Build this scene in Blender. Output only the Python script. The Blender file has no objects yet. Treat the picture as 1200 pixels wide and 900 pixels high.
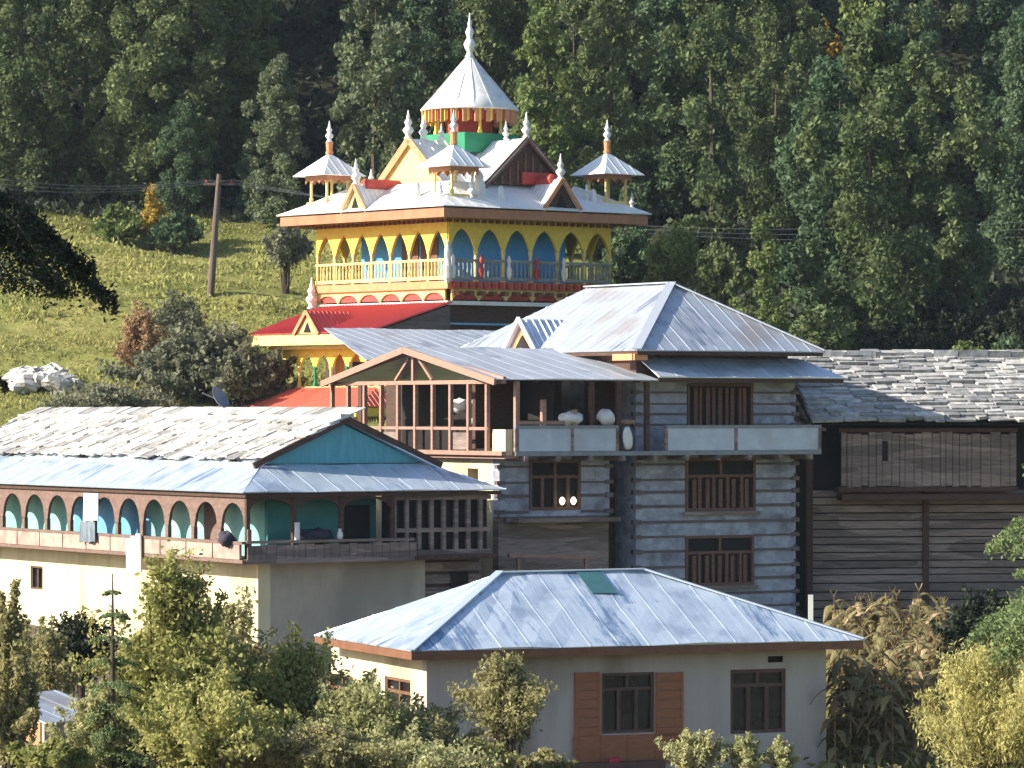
import bpy, bmesh, math, random
import numpy as np
from mathutils import Vector, Matrix
random.seed(11)
R = math.radians
scene = bpy.context.scene
col = scene.collection

# ------------------------------------------------------------------ camera, sky, sun, exposure
CZ, HZ = 20.0, 480.0                      # camera height, image row of the horizon (1200x900 photo)
F = 600 / math.tan(R(7.5))                # focal length in photo pixels
cam_d = bpy.data.cameras.new('camera'); cam = bpy.data.objects.new('camera', cam_d); col.objects.link(cam)
cam.location = (0, 0, CZ); cam.rotation_euler = (R(90), 0, 0)
cam_d.sensor_fit = 'HORIZONTAL'; cam_d.angle = R(15); cam_d.shift_y = (HZ - 450) / 1200
cam_d.clip_start = 0.5; cam_d.clip_end = 2000
scene.camera = cam
SUN_AZ, SUN_EL = 77.0, 27.0               # degrees left of the direction towards the camera; height
sx, sy = -math.sin(R(SUN_AZ)), -math.cos(R(SUN_AZ))
sun_dir = Vector((sx * math.cos(R(SUN_EL)), sy * math.cos(R(SUN_EL)), math.sin(R(SUN_EL))))
sl = bpy.data.lights.new('sun', 'SUN'); so = bpy.data.objects.new('sun', sl); col.objects.link(so)
sl.energy = 5.0; sl.angle = R(0.5); sl.color = (1.0, 0.93, 0.80)
so.rotation_euler = sun_dir.to_track_quat('Z', 'Y').to_euler(); so.location = (-60, 40, 80)
world = bpy.data.worlds.new('World'); scene.world = world; world.use_nodes = True
wn = world.node_tree; bg = wn.nodes['Background']
sky = wn.nodes.new('ShaderNodeTexSky'); sky.sky_type = 'NISHITA'; sky.sun_disc = False
sky.ozone_density = 2.5; sky.sun_elevation = R(SUN_EL); sky.sun_rotation = math.atan2(sx, sy) % (2 * math.pi)
wn.links.new(sky.outputs[0], bg.inputs[0]); bg.inputs[1].default_value = 0.105
vs = scene.view_settings
vs.view_transform = 'Standard'; vs.look = 'None'; vs.exposure = 1.1; vs.gamma = 1.0; vs.use_curve_mapping = False

# ------------------------------------------------------------------ materials
def new_mat(name):
    m = bpy.data.materials.new(name); m.use_nodes = True
    nt = m.node_tree; b = nt.nodes['Principled BSDF']
    return m, nt, b
def N(nt, t, **kw):
    n = nt.nodes.new(t)
    for k, v in kw.items():
        if hasattr(n, k): setattr(n, k, v)
        else: n.inputs[k].default_value = v
    return n
def ramp(nt, fac, c1, c2, p1=0.35, p2=0.65):
    r = nt.nodes.new('ShaderNodeValToRGB')
    r.color_ramp.elements[0].position = p1; r.color_ramp.elements[0].color = (*c1, 1)
    r.color_ramp.elements[1].position = p2; r.color_ramp.elements[1].color = (*c2, 1)
    nt.links.new(fac, r.inputs[0]); return r
def pm(name, c1, c2=None, scale=3.0, rough=0.8, metal=0.0, bump=0.0, bscale=None, stretch=(1, 1, 1), dirt=None, spec=0.3):
    """noise-mottled surface: c1..c2, optional coarse dirt colour"""
    m, nt, b = new_mat(name); c2 = c2 or tuple(x * 0.75 for x in c1)
    tc = N(nt, 'ShaderNodeTexCoord'); mp = N(nt, 'ShaderNodeMapping'); mp.inputs['Scale'].default_value = stretch
    nt.links.new(tc.outputs['Object'], mp.inputs[0])
    n1 = N(nt, 'ShaderNodeTexNoise', Scale=scale, Detail=6.0, Roughness=0.65)
    nt.links.new(mp.outputs[0], n1.inputs['Vector'])
    r = ramp(nt, n1.outputs[0], c1, c2); out = r.outputs[0]
    if dirt:
        n2 = N(nt, 'ShaderNodeTexNoise', Scale=scale * 0.3, Detail=5.0); nt.links.new(mp.outputs[0], n2.inputs['Vector'])
        rr = ramp(nt, n2.outputs[0], (0, 0, 0), (1, 1, 1), 0.52, 0.7)
        mx = N(nt, 'ShaderNodeMixRGB'); nt.links.new(rr.outputs[0], mx.inputs[0]); nt.links.new(out, mx.inputs[1])
        mx.inputs[2].default_value = (*dirt, 1); out = mx.outputs[0]
    nt.links.new(out, b.inputs['Base Color'])
    b.inputs['Roughness'].default_value = rough; b.inputs['Metallic'].default_value = metal
    b.inputs['Specular IOR Level'].default_value = spec
    if bump:
        n3 = N(nt, 'ShaderNodeTexNoise', Scale=bscale or scale * 4, Detail=4.0); nt.links.new(mp.outputs[0], n3.inputs['Vector'])
        bp = N(nt, 'ShaderNodeBump', Strength=bump, Distance=0.05); nt.links.new(n3.outputs[0], bp.inputs['Height'])
        nt.links.new(bp.outputs[0], b.inputs['Normal'])
    return m
def sheet_mat(name, c1, c2, rust, rough=0.42, metal=0.45, sheet=0.8, rust_amt=0.62):
    """metal roofing: tint changes from sheet to sheet, streaks down the slope, rust patches (UV in metres)"""
    m, nt, b = new_mat(name)
    tc = N(nt, 'ShaderNodeTexCoord'); sp = N(nt, 'ShaderNodeSeparateXYZ'); nt.links.new(tc.outputs['UV'], sp.inputs[0])
    d = N(nt, 'ShaderNodeMath', operation='DIVIDE'); d.inputs[1].default_value = sheet; nt.links.new(sp.outputs[0], d.inputs[0])
    fl = N(nt, 'ShaderNodeMath', operation='FLOOR'); nt.links.new(d.outputs[0], fl.inputs[0])
    d2 = N(nt, 'ShaderNodeMath', operation='DIVIDE'); d2.inputs[1].default_value = 2.4; nt.links.new(sp.outputs[1], d2.inputs[0])
    fl2 = N(nt, 'ShaderNodeMath', operation='FLOOR'); nt.links.new(d2.outputs[0], fl2.inputs[0])
    cb = N(nt, 'ShaderNodeCombineXYZ'); nt.links.new(fl.outputs[0], cb.inputs[0]); nt.links.new(fl2.outputs[0], cb.inputs[1])
    wnz = N(nt, 'ShaderNodeTexWhiteNoise'); nt.links.new(cb.outputs[0], wnz.inputs['Vector'])
    mp = N(nt, 'ShaderNodeMapping'); mp.inputs['Scale'].default_value = (5, 0.5, 1); nt.links.new(tc.outputs['UV'], mp.inputs[0])
    ns = N(nt, 'ShaderNodeTexNoise', Scale=1.2, Detail=6.0, Roughness=0.7); nt.links.new(mp.outputs[0], ns.inputs['Vector'])
    nl = N(nt, 'ShaderNodeTexNoise', Scale=0.5, Detail=6.0, Roughness=0.6); nt.links.new(tc.outputs['UV'], nl.inputs['Vector'])
    a = N(nt, 'ShaderNodeMath', operation='MULTIPLY_ADD'); nt.links.new(wnz.outputs[0], a.inputs[0]); a.inputs[1].default_value = 0.28; nt.links.new(ns.outputs[0], a.inputs[2])
    a2 = N(nt, 'ShaderNodeMath', operation='ADD'); nt.links.new(a.outputs[0], a2.inputs[0]); nt.links.new(nl.outputs[0], a2.inputs[1])
    r = ramp(nt, a2.outputs[0], c1, c2, 0.85, 1.5)
    rr = ramp(nt, nl.outputs[0], (0, 0, 0), (1, 1, 1), rust_amt, rust_amt + 0.12)
    mul = N(nt, 'ShaderNodeMath', operation='MULTIPLY'); nt.links.new(rr.outputs[0], mul.inputs[0]); nt.links.new(ns.outputs[0], mul.inputs[1])
    mx = N(nt, 'ShaderNodeMixRGB'); nt.links.new(mul.outputs[0], mx.inputs[0]); nt.links.new(r.outputs[0], mx.inputs[1]); mx.inputs[2].default_value = (*rust, 1)
    nt.links.new(mx.outputs[0], b.inputs['Base Color'])
    rg = ramp(nt, ns.outputs[0], (rough - .1,) * 3, (rough + .15,) * 3); nt.links.new(rg.outputs[0], b.inputs['Roughness'])
    b.inputs['Metallic'].default_value = metal
    bp = N(nt, 'ShaderNodeBump', Strength=0.35, Distance=0.04); nt.links.new(ns.outputs[0], bp.inputs['Height']); nt.links.new(bp.outputs[0], b.inputs['Normal'])
    return m
def slate_mat(name, c1, c2, c3):
    m, nt, b = new_mat(name)
    ge = N(nt, 'ShaderNodeNewGeometry'); r = nt.nodes.new('ShaderNodeValToRGB'); el = r.color_ramp.elements
    el[0].color = (*c1, 1); el[1].color = (*c3, 1); e = el.new(0.55); e.color = (*c2, 1)
    nt.links.new(ge.outputs['Random Per Island'], r.inputs[0])
    tc = N(nt, 'ShaderNodeTexCoord'); n1 = N(nt, 'ShaderNodeTexNoise', Scale=5.0, Detail=6.0); nt.links.new(tc.outputs['Object'], n1.inputs['Vector'])
    mx = N(nt, 'ShaderNodeMixRGB', blend_type='MULTIPLY'); mx.inputs[0].default_value = 0.8
    rr = ramp(nt, n1.outputs[0], (.55, .55, .52), (1.1, 1.08, 1.05)); nt.links.new(r.outputs[0], mx.inputs[1]); nt.links.new(rr.outputs[0], mx.inputs[2])
    nt.links.new(mx.outputs[0], b.inputs['Base Color']); b.inputs['Roughness'].default_value = 0.75
    bp = N(nt, 'ShaderNodeBump', Strength=0.5, Distance=0.05); nt.links.new(n1.outputs[0], bp.inputs['Height']); nt.links.new(bp.outputs[0], b.inputs['Normal'])
    return m
def leaf_mat(name, c1, c2, c3=None, tl=0.36, scale=0.5):
    """leaves: colour wanders from clump to clump and leaf to leaf, part of the light passes through"""
    m, nt, b = new_mat(name); out = nt.nodes['Material Output']
    tc = N(nt, 'ShaderNodeTexCoord'); n1 = N(nt, 'ShaderNodeTexNoise', Scale=scale, Detail=3.0); nt.links.new(tc.outputs['Object'], n1.inputs['Vector'])
    ge = N(nt, 'ShaderNodeNewGeometry'); oi = N(nt, 'ShaderNodeObjectInfo')
    a = N(nt, 'ShaderNodeMath', operation='MULTIPLY_ADD'); nt.links.new(ge.outputs['Random Per Island'], a.inputs[0]); a.inputs[1].default_value = 0.35; nt.links.new(n1.outputs[0], a.inputs[2])
    a2 = N(nt, 'ShaderNodeMath', operation='MULTIPLY_ADD'); nt.links.new(oi.outputs['Random'], a2.inputs[0]); a2.inputs[1].default_value = 0.3; nt.links.new(a.outputs[0], a2.inputs[2])
    r = ramp(nt, a2.outputs[0], c1, c2, 0.5, 1.05)
    if c3: e = r.color_ramp.elements.new(0.96); e.color = (*c3, 1); r.color_ramp.elements[2].position = 1.15
    nt.links.new(r.outputs[0], b.inputs['Base Color']); b.inputs['Roughness'].default_value = 0.65; b.inputs['Specular IOR Level'].default_value = 0.15
    t = N(nt, 'ShaderNodeBsdfTranslucent'); nt.links.new(r.outputs[0], t.inputs[0])
    mx = N(nt, 'ShaderNodeMixShader'); mx.inputs[0].default_value = tl
    nt.links.new(b.outputs[0], mx.inputs[1]); nt.links.new(t.outputs[0], mx.inputs[2]); nt.links.new(mx.outputs[0], out.inputs[0])
    return m
def glass_mat(name):
    m, nt, b = new_mat(name); tc = N(nt, 'ShaderNodeTexCoord'); n1 = N(nt, 'ShaderNodeTexNoise', Scale=1.5, Detail=3.0)
    nt.links.new(tc.outputs['Object'], n1.inputs['Vector']); r = ramp(nt, n1.outputs[0], (.008, .008, .01), (.03, .028, .03))
    nt.links.new(r.outputs[0], b.inputs['Base Color']); b.inputs['Roughness'].default_value = 0.18
    bp = N(nt, 'ShaderNodeBump', Strength=0.1, Distance=0.03); nt.links.new(n1.outputs[0], bp.inputs['Height']); nt.links.new(bp.outputs[0], b.inputs['Normal'])
    return m
M = {
 'yellow': pm('yellow paint', (.78, .58, .09), (.68, .47, .06), 4, .6, bump=.15),
 'cream': pm('cream yellow paint', (.76, .60, .25), (.64, .48, .17), 4, .6, bump=.15),
 'orange': pm('orange paint', (.60, .28, .13), (.50, .22, .10), 4, .6),
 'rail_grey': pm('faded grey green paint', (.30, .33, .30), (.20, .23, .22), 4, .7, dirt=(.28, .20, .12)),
 'fascia_paint': pm('brown orange paint', (.44, .20, .105), (.35, .15, .08), 3, .6, dirt=(.30, .14, .08), stretch=(1, 1, .5)),
 'teal_lit': pm('sunlit teal paint', (.26, .50, .44), (.19, .42, .37), 2.5, .7, dirt=(.34, .48, .44)),  # verandah's teal wall paint, lightened on the sunlit side to carry the sunlight
 'patch': pm('dark green sheet', (.045, .13, .145), (.035, .10, .12), 3, .5),
 'timber_warm': pm('warm brown timber', (.17, .09, .06), (.11, .06, .042), 4, .75, stretch=(1, 1, 3), bump=.2),
 'timber_mid': pm('smoky timber', (.165, .135, .13), (.10, .082, .08), 3, .85, stretch=(.5, .5, 5), bump=.4),
 'red_paint': pm('red paint', (.50, .07, .05), (.38, .05, .04), 5, .6),
 'blue': pm('blue paint', (.10, .38, .74), (.08, .31, .66), 2.5, .6),
 'sky_blue': pm('pale blue paint', (.16, .40, .62), (.11, .32, .55), 2.5, .6),
 'teal': pm('shaded teal paint', (.04, .20, .175), (.03, .16, .145), 2.5, .6, dirt=(.08, .20, .19)),  # same wall paint, darkened for the shaded front
 'teal_gable': pm('teal boards', (.12, .36, .42), (.085, .29, .35), 2.5, .65, stretch=(3, 3, .5), bump=.2),
 'green': pm('green paint', (.02, .25, .12), (.02, .18, .09), 3, .6),
 'white': pm('white paint', (.78, .77, .73), (.66, .65, .62), 4, .5, dirt=(.55, .53, .48)),
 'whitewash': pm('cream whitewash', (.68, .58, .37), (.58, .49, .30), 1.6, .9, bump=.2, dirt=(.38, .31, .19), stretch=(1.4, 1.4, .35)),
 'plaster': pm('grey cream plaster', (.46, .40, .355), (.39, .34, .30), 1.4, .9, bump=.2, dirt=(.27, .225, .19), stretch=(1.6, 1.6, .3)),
 'plaster_shade': pm('shaded cream plaster', (.45, .385, .30), (.38, .32, .25), 1.5, .9, bump=.12, dirt=(.31, .265, .21), stretch=(1, 1, .5)),  # darker copy of the cream wall colour for its shaded face
 'stone': pm('whitewashed stone', (.36, .37, .42), (.28, .285, .335), 3.5, .9, bump=.5, bscale=7, dirt=(.17, .165, .19)),
 'timber': pm('dark deodar timber', (.10, .052, .036), (.05, .028, .021), 5, .75, stretch=(1, 1, 4), bump=.3),
 'timber_grey': pm('weathered timber', (.30, .225, .19), (.18, .135, .115), 3, .85, stretch=(.5, .5, 5), bump=.4),
 'timber_pink': pm('reddish porch timber', (.38, .225, .165), (.27, .155, .115), 5, .75, stretch=(1, 1, 3), bump=.2),
 'timber_rose': pm('weathered rose timber', (.21, .135, .108), (.14, .088, .07), 4, .8, stretch=(1, 1, 2), bump=.25),
 'rail_pale': pm('pale pinkish rail boards', (.44, .32, .26), (.33, .23, .19), 3, .8, dirt=(.2, .14, .12)),
 'brown': pm('brown fascia', (.21, .095, .05), (.15, .065, .036), 4, .6),
 'shutter': pm('orange brown shutter', (.34, .135, .06), (.26, .10, .046), 4, .6, stretch=(1, 1, 4)),
 'frame': pm('brown window frame', (.12, .068, .052), (.085, .05, .04), 5, .6),
 'dark': pm('shade dark interior', (.022, .017, .015), (.012, .01, .01), 2, .9),  # near-black colour stands in for shade inside rooms and openings
 'steel': sheet_mat('galvanised sheet', (.29, .32, .37), (.50, .53, .58), (.27, .23, .19), rust_amt=.57),
 'steel2': sheet_mat('newer blue white sheet', (.22, .31, .45), (.60, .67, .75), (.19, .26, .36), rough=.38, metal=.5, rust_amt=.53),
 'steel_old': sheet_mat('aged grey sheet', (.25, .28, .34), (.47, .50, .55), (.33, .25, .19), rust_amt=.54),
 'white_sheet': sheet_mat('white painted sheet', (.66, .66, .64), (.80, .79, .77), (.50, .46, .40), rough=.5, metal=.1),
 'red_sheet': sheet_mat('red painted sheet', (.47, .045, .05), (.58, .07, .07), (.34, .05, .05), rough=.5, metal=.0),
 'orange_sheet': sheet_mat('orange red painted sheet', (.58, .10, .06), (.68, .14, .085), (.45, .1, .06), rough=.55, metal=.0),
 'blue_panel': pm('pale blue grey panel', (.50, .54, .60), (.42, .46, .52), 2, .55, dirt=(.38, .39, .42)),
 'slate_pale': slate_mat('pale stone slates', (.24, .23, .22), (.56, .54, .52), (.70, .68, .64)),
 'slate_dark': slate_mat('grey stone slates', (.20, .20, .20), (.40, .385, .37), (.60, .57, .54)),
 'glass': glass_mat('dark window glass'),
 'rock': pm('pale rock', (.58, .55, .50), (.38, .36, .33), 2.5, .9, bump=.6),
 'bark': pm('bark', (.11, .08, .058), (.06, .045, .034), 6, .9, stretch=(1, 1, .3), bump=.5),
 'pole': pm('pole wood', (.15, .11, .09), (.10, .075, .06), 4, .85, stretch=(1, 1, .2)),
 'wire': pm('wire', (.30, .31, .33), (.25, .26, .28), 2, .5),
 'cloth_white': pm('white cloth', (.72, .71, .69), (.6, .59, .57), 5, .9, bump=.3),
 'cloth_red': pm('red cloth', (.50, .04, .07), (.4, .03, .05), 5, .9),
 'cloth_dark': pm('dark cloth', (.05, .05, .07), (.03, .03, .045), 5, .9),
 'cloth_grey': pm('grey blue cloth', (.20, .24, .27), (.14, .17, .2), 5, .9),
 'steel_grey': pm('grey metal', (.24, .25, .27), (.18, .19, .21), 4, .5, metal=.3),
 'maize_stalk': pm('dry maize stalk', (.34, .20, .09), (.24, .14, .06), 6, .85),
 'forest_a': leaf_mat('olive evergreen leaves', (.062, .096, .038), (.175, .215, .090)),
 'forest_b': leaf_mat('deep green leaves', (.042, .080, .042), (.125, .180, .090)),
 'forest_c': leaf_mat('yellow green leaves', (.095, .142, .045), (.25, .30, .10)),
 'forest_d': leaf_mat('grey green leaves', (.078, .108, .055), (.185, .22, .12)),
 'autumn': leaf_mat('autumn leaves', (.24, .17, .03), (.44, .30, .05)),
 'leaf_a': leaf_mat('shrub leaves', (.20, .22, .06), (.44, .42, .15), tl=.45, scale=1.2),
 'leaf_b': leaf_mat('olive shrub leaves', (.19, .19, .08), (.42, .38, .18), tl=.45, scale=1.2),
 'leaf_c': leaf_mat('pale leaves', (.28, .29, .12), (.50, .48, .24), tl=.45, scale=1.2),
 'leaf_y': leaf_mat('yellow feathery leaves', (.44, .40, .15), (.70, .62, .29), (.60, .55, .22), tl=.4, scale=1.5),
 'leaf_dark': leaf_mat('dark needle leaves', (.022, .030, .018), (.05, .062, .034), tl=.15, scale=1.2),  # low leaf colour also carries shade in the wood's gaps, hollow and cedar
 'conifer': leaf_mat('conifer needles', (.10, .15, .06), (.24, .30, .13), tl=.35, scale=1.2),
 'bush_grey': leaf_mat('grey green bush leaves', (.12, .13, .08), (.26, .26, .165), scale=.8),
 'dry': leaf_mat('dry rust leaves', (.30, .19, .10), (.48, .32, .18), scale=.8),
 'maize': leaf_mat('dry maize leaves', (.16, .11, .055), (.54, .38, .21), (.28, .25, .11), scale=1.2),
 'grass': leaf_mat('grass blades', (.14, .165, .04), (.38, .35, .12), (.26, .27, .08), scale=.12),
}
def lamp_mat():
    m, nt, b = new_mat('lit lamp glass'); b.inputs['Base Color'].default_value = (.9, .85, .7, 1)
    b.inputs['Emission Color'].default_value = (1, .9, .7, 1); b.inputs['Emission Strength'].default_value = 1.6; return m
M['lamp'] = lamp_mat()
def cell_variation(m, sc, lo, hi):
    """each rubble stone a little lighter or darker"""
    nt = m.node_tree; b = nt.nodes['Principled BSDF']; src = b.inputs['Base Color'].links[0].from_socket
    tc = N(nt, 'ShaderNodeTexCoord'); mp = N(nt, 'ShaderNodeMapping'); mp.inputs['Scale'].default_value = sc; nt.links.new(tc.outputs['Object'], mp.inputs[0])
    v = N(nt, 'ShaderNodeTexVoronoi', Scale=1.0); nt.links.new(mp.outputs[0], v.inputs['Vector'])
    sp = N(nt, 'ShaderNodeSeparateXYZ'); nt.links.new(v.outputs['Color'], sp.inputs[0])
    r = ramp(nt, sp.outputs[0], (lo,)*3, (hi,)*3, 0, 1); mx = N(nt, 'ShaderNodeMixRGB', blend_type='MULTIPLY'); mx.inputs[0].default_value = 1
    nt.links.new(src, mx.inputs[1]); nt.links.new(r.outputs[0], mx.inputs[2]); nt.links.new(mx.outputs[0], b.inputs['Base Color'])
cell_variation(M['stone'], (2.6, 2.6, 4.5), .8, 1.15)
cell_variation(M['timber_grey'], (.5, .5, 4.2), .6, 1.25)
def ground_mat():
    m, nt, b = new_mat('hillside ground'); tc = N(nt, 'ShaderNodeTexCoord')
    n1 = N(nt, 'ShaderNodeTexNoise', Scale=0.11, Detail=8.0, Roughness=.65); nt.links.new(tc.outputs['Object'], n1.inputs['Vector'])
    r = nt.nodes.new('ShaderNodeValToRGB'); el = r.color_ramp.elements
    el[0].position = .3; el[0].color = (.13, .145, .04, 1); el[1].position = .7; el[1].color = (.36, .31, .12, 1)
    e = el.new(.5); e.color = (.23, .235, .07, 1); nt.links.new(n1.outputs[0], r.inputs[0])
    n2 = N(nt, 'ShaderNodeTexNoise', Scale=.9, Detail=8.0, Roughness=.7); nt.links.new(tc.outputs['Object'], n2.inputs['Vector'])
    mx = N(nt, 'ShaderNodeMixRGB', blend_type='MULTIPLY'); mx.inputs[0].default_value = .7
    rr = ramp(nt, n2.outputs[0], (.45, .45, .4), (1.25, 1.2, 1.1), .3, .7); nt.links.new(r.outputs[0], mx.inputs[1]); nt.links.new(rr.outputs[0], mx.inputs[2])
    sp = N(nt, 'ShaderNodeSeparateXYZ'); nt.links.new(tc.outputs['Object'], sp.inputs[0])          # leaf litter and humus under the wood, darkened to carry the trees' shade
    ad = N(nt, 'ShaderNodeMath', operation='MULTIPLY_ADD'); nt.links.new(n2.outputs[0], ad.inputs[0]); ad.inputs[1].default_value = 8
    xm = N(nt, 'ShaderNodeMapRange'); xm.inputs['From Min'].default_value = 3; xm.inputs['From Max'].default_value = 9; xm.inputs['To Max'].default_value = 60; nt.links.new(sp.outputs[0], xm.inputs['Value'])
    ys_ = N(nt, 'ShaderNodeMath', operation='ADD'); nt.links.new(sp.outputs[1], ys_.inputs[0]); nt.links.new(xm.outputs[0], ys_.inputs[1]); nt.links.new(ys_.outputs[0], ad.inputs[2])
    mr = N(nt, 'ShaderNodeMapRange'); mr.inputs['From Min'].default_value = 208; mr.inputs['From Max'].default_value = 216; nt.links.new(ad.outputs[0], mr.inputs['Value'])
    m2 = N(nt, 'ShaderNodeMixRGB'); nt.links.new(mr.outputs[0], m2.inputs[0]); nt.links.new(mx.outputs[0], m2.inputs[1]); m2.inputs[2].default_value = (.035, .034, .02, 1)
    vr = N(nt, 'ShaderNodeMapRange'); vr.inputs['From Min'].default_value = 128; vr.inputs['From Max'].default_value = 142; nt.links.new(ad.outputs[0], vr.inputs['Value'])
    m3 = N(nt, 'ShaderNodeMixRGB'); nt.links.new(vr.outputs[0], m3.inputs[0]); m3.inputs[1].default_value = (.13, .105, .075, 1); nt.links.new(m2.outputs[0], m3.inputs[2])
    nt.links.new(m3.outputs[0], b.inputs['Base Color']); b.inputs['Roughness'].default_value = .95; b.inputs['Specular IOR Level'].default_value = .1
    bp = N(nt, 'ShaderNodeBump', Strength=.8, Distance=.3); nt.links.new(n2.outputs[0], bp.inputs['Height']); nt.links.new(bp.outputs[0], b.inputs['Normal'])
    return m
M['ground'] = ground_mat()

# ------------------------------------------------------------------ helpers: mesh collector, frames, things
class G:
    def __init__(s): s.v = []; s.f = []; s.uv = []; s.hasuv = False
    def add(s, vs, fs, uvs=None):
        o = len(s.v); s.v += [tuple(p) for p in vs]; s.f += [[i + o for i in f] for f in fs]
        s.uv += list(uvs) if uvs else [(0, 0)] * len(vs)
        if uvs: s.hasuv = True
    def box(s, x0, x1, y0, y1, z0, z1):
        x0, x1 = min(x0, x1), max(x0, x1); y0, y1 = min(y0, y1), max(y0, y1); z0, z1 = min(z0, z1), max(z0, z1)
        s.add([(x0,y0,z0),(x1,y0,z0),(x1,y1,z0),(x0,y1,z0),(x0,y0,z1),(x1,y0,z1),(x1,y1,z1),(x0,y1,z1)],
              [(3,2,1,0),(4,5,6,7),(0,1,5,4),(1,2,6,5),(2,3,7,6),(3,0,4,7)]); return s
    def mbox(s, m, u0, u1, w0, w1, z0, z1):
        a = m(u0, w0, z0); b = m(u1, w1, z1); return s.box(a[0], b[0], a[1], b[1], a[2], b[2])
    def bar(s, p, q, w, h):
        p = Vector(p); q = Vector(q); d = (q - p).normalized(); up = Vector((0, 0, 1))
        if abs(d.z) > .95: up = Vector((0, 1, 0))
        sd = d.cross(up).normalized() * (w / 2); up = sd.cross(d).normalized() * (h / 2)
        s.add([p-sd-up, p+sd-up, p+sd+up, p-sd+up, q-sd-up, q+sd-up, q+sd+up, q-sd+up],
              [(3,2,1,0),(4,5,6,7),(0,1,5,4),(1,2,6,5),(2,3,7,6),(3,0,4,7)]); return s
    def tube(s, pts, rad, n=8):
        pts = [Vector(p) for p in pts]; rad = rad if hasattr(rad, '__len__') else [rad] * len(pts); vs = []; fs = []
        for i, p in enumerate(pts):
            d = (pts[min(i+1, len(pts)-1)] - pts[max(i-1, 0)]).normalized(); up = Vector((0,0,1)) if abs(d.z) < .9 else Vector((1,0,0))
            a = d.cross(up).normalized(); b = d.cross(a)
            for k in range(n):
                t = 2*math.pi*k/n; vs.append(p + (a*math.cos(t) + b*math.sin(t))*rad[i])
        for i in range(len(pts)-1):
            for k in range(n): fs.append((i*n+k, i*n+(k+1)%n, (i+1)*n+(k+1)%n, (i+1)*n+k))
        fs.append(tuple(range(n))[::-1]); fs.append(tuple(range((len(pts)-1)*n, len(pts)*n)))
        s.add(vs, fs); return s
    def lathe(s, prof, c=(0,0,0), n=16, rot=0.0):
        vs = []; fs = []
        for r, z in prof:
            for k in range(n):
                t = 2*math.pi*k/n + rot; vs.append((c[0]+r*math.cos(t), c[1]+r*math.sin(t), c[2]+z))
        for i in range(len(prof)-1):
            for k in range(n): fs.append((i*n+k, i*n+(k+1)%n, (i+1)*n+(k+1)%n, (i+1)*n+k))
        fs.append(tuple(range(n))[::-1]); fs.append(tuple(range((len(prof)-1)*n, len(prof)*n)))
        s.add(vs, fs); return s
    def prism(s, poly, vec):
        n = len(poly); vec = Vector(vec); vs = [Vector(p) for p in poly] + [Vector(p)+vec for p in poly]
        s.add(vs, [tuple(range(n))[::-1], tuple(range(n, 2*n))] + [(i, (i+1)%n, n+(i+1)%n, n+i) for i in range(n)]); return s
    def profile(s, m, us, zb, z1, w0, w1):
        """upright board: upper edge z1, lower edge zb(u); used for arcades and valances"""
        n = len(us); vs = []
        for u, z in zip(us, zb): vs += [m(u, w0, z), m(u, w0, z1), m(u, w1, z), m(u, w1, z1)]
        fs = []
        for i in range(n-1):
            a = 4*i; b = a+4; fs += [(a,b,b+1,a+1), (a+2,a+3,b+3,b+2), (a,a+2,b+2,b), (a+1,b+1,b+3,a+3)]
        fs += [(0,1,3,2), (4*n-4, 4*n-2, 4*n-1, 4*n-3)]
        s.add(vs, fs); return s
    def wall(s, m, u0, u1, z0, z1, th, holes=()):
        us = sorted({u0, u1} | {min(max(x, u0), u1) for h in holes for x in h[:2]}); zs = sorted({z0, z1} | {min(max(x, z0), z1) for h in holes for x in h[2:]})
        def solid(i, j):
            if i < 0 or j < 0 or i >= len(us)-1 or j >= len(zs)-1: return False
            cu = (us[i]+us[i+1])/2; cz = (zs[j]+zs[j+1])/2
            return not any(h[0] < cu < h[1] and h[2] < cz < h[3] for h in holes)
        for i in range(len(us)-1):
            for j in range(len(zs)-1):
                if not solid(i, j): continue
                a, b, c, d = us[i], us[i+1], zs[j], zs[j+1]
                s.add([m(a,0,c), m(b,0,c), m(b,0,d), m(a,0,d), m(a,th,c), m(b,th,c), m(b,th,d), m(a,th,d)], [(0,1,2,3), (7,6,5,4)]
                      + ([] if solid(i-1,j) else [(0,3,7,4)]) + ([] if solid(i+1,j) else [(1,5,6,2)]) + ([] if solid(i,j-1) else [(0,4,5,1)]) + ([] if solid(i,j+1) else [(3,2,6,7)]))
        return s
    def slope(s, poly, rib=0.27, h=0.028, th=0.03, wav=0.012, seed=0):
        """ribbed sheet roofing on a convex polygon whose first edge is the eave"""
        P = [Vector(p) for p in poly]; e = (P[1]-P[0]).normalized(); c = sum(P, Vector())/len(P)
        n = e.cross(c-P[0]).normalized()
        if n.z < 0: n = -n
        up = n.cross(e).normalized()
        if up.dot(c-P[0]) < 0: up = -up
        q = [((p-P[0]).dot(e), (p-P[0]).dot(up)) for p in P]; u0 = min(a for a, _ in q); u1 = max(a for a, _ in q)
        us = {round(a, 4) for a, _ in q}; k = math.ceil(u0/rib)
        while k*rib < u1:
            for dd in (-.035, -.015, .015, .035):
                if u0 < k*rib+dd < u1: us.add(round(k*rib+dd, 4))
            k += 1
        us = sorted(us); rows = 5; off = (seed*17.3+3.1, seed*5.7)
        def ends(u):
            r = []; u = min(max(u, u0), u1)
            for i in range(len(q)):
                (a, b), (a2, b2) = q[i], q[(i+1) % len(q)]
                if abs(a-a2) < 1e-6:
                    if abs(u-a) < 1e-4: r += [b, b2]
                elif min(a, a2)-1e-6 <= u <= max(a, a2)+1e-6: r.append(b+(b2-b)*(u-a)/(a2-a))
            return min(r), max(r)
        vs = []; uv = []
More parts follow.
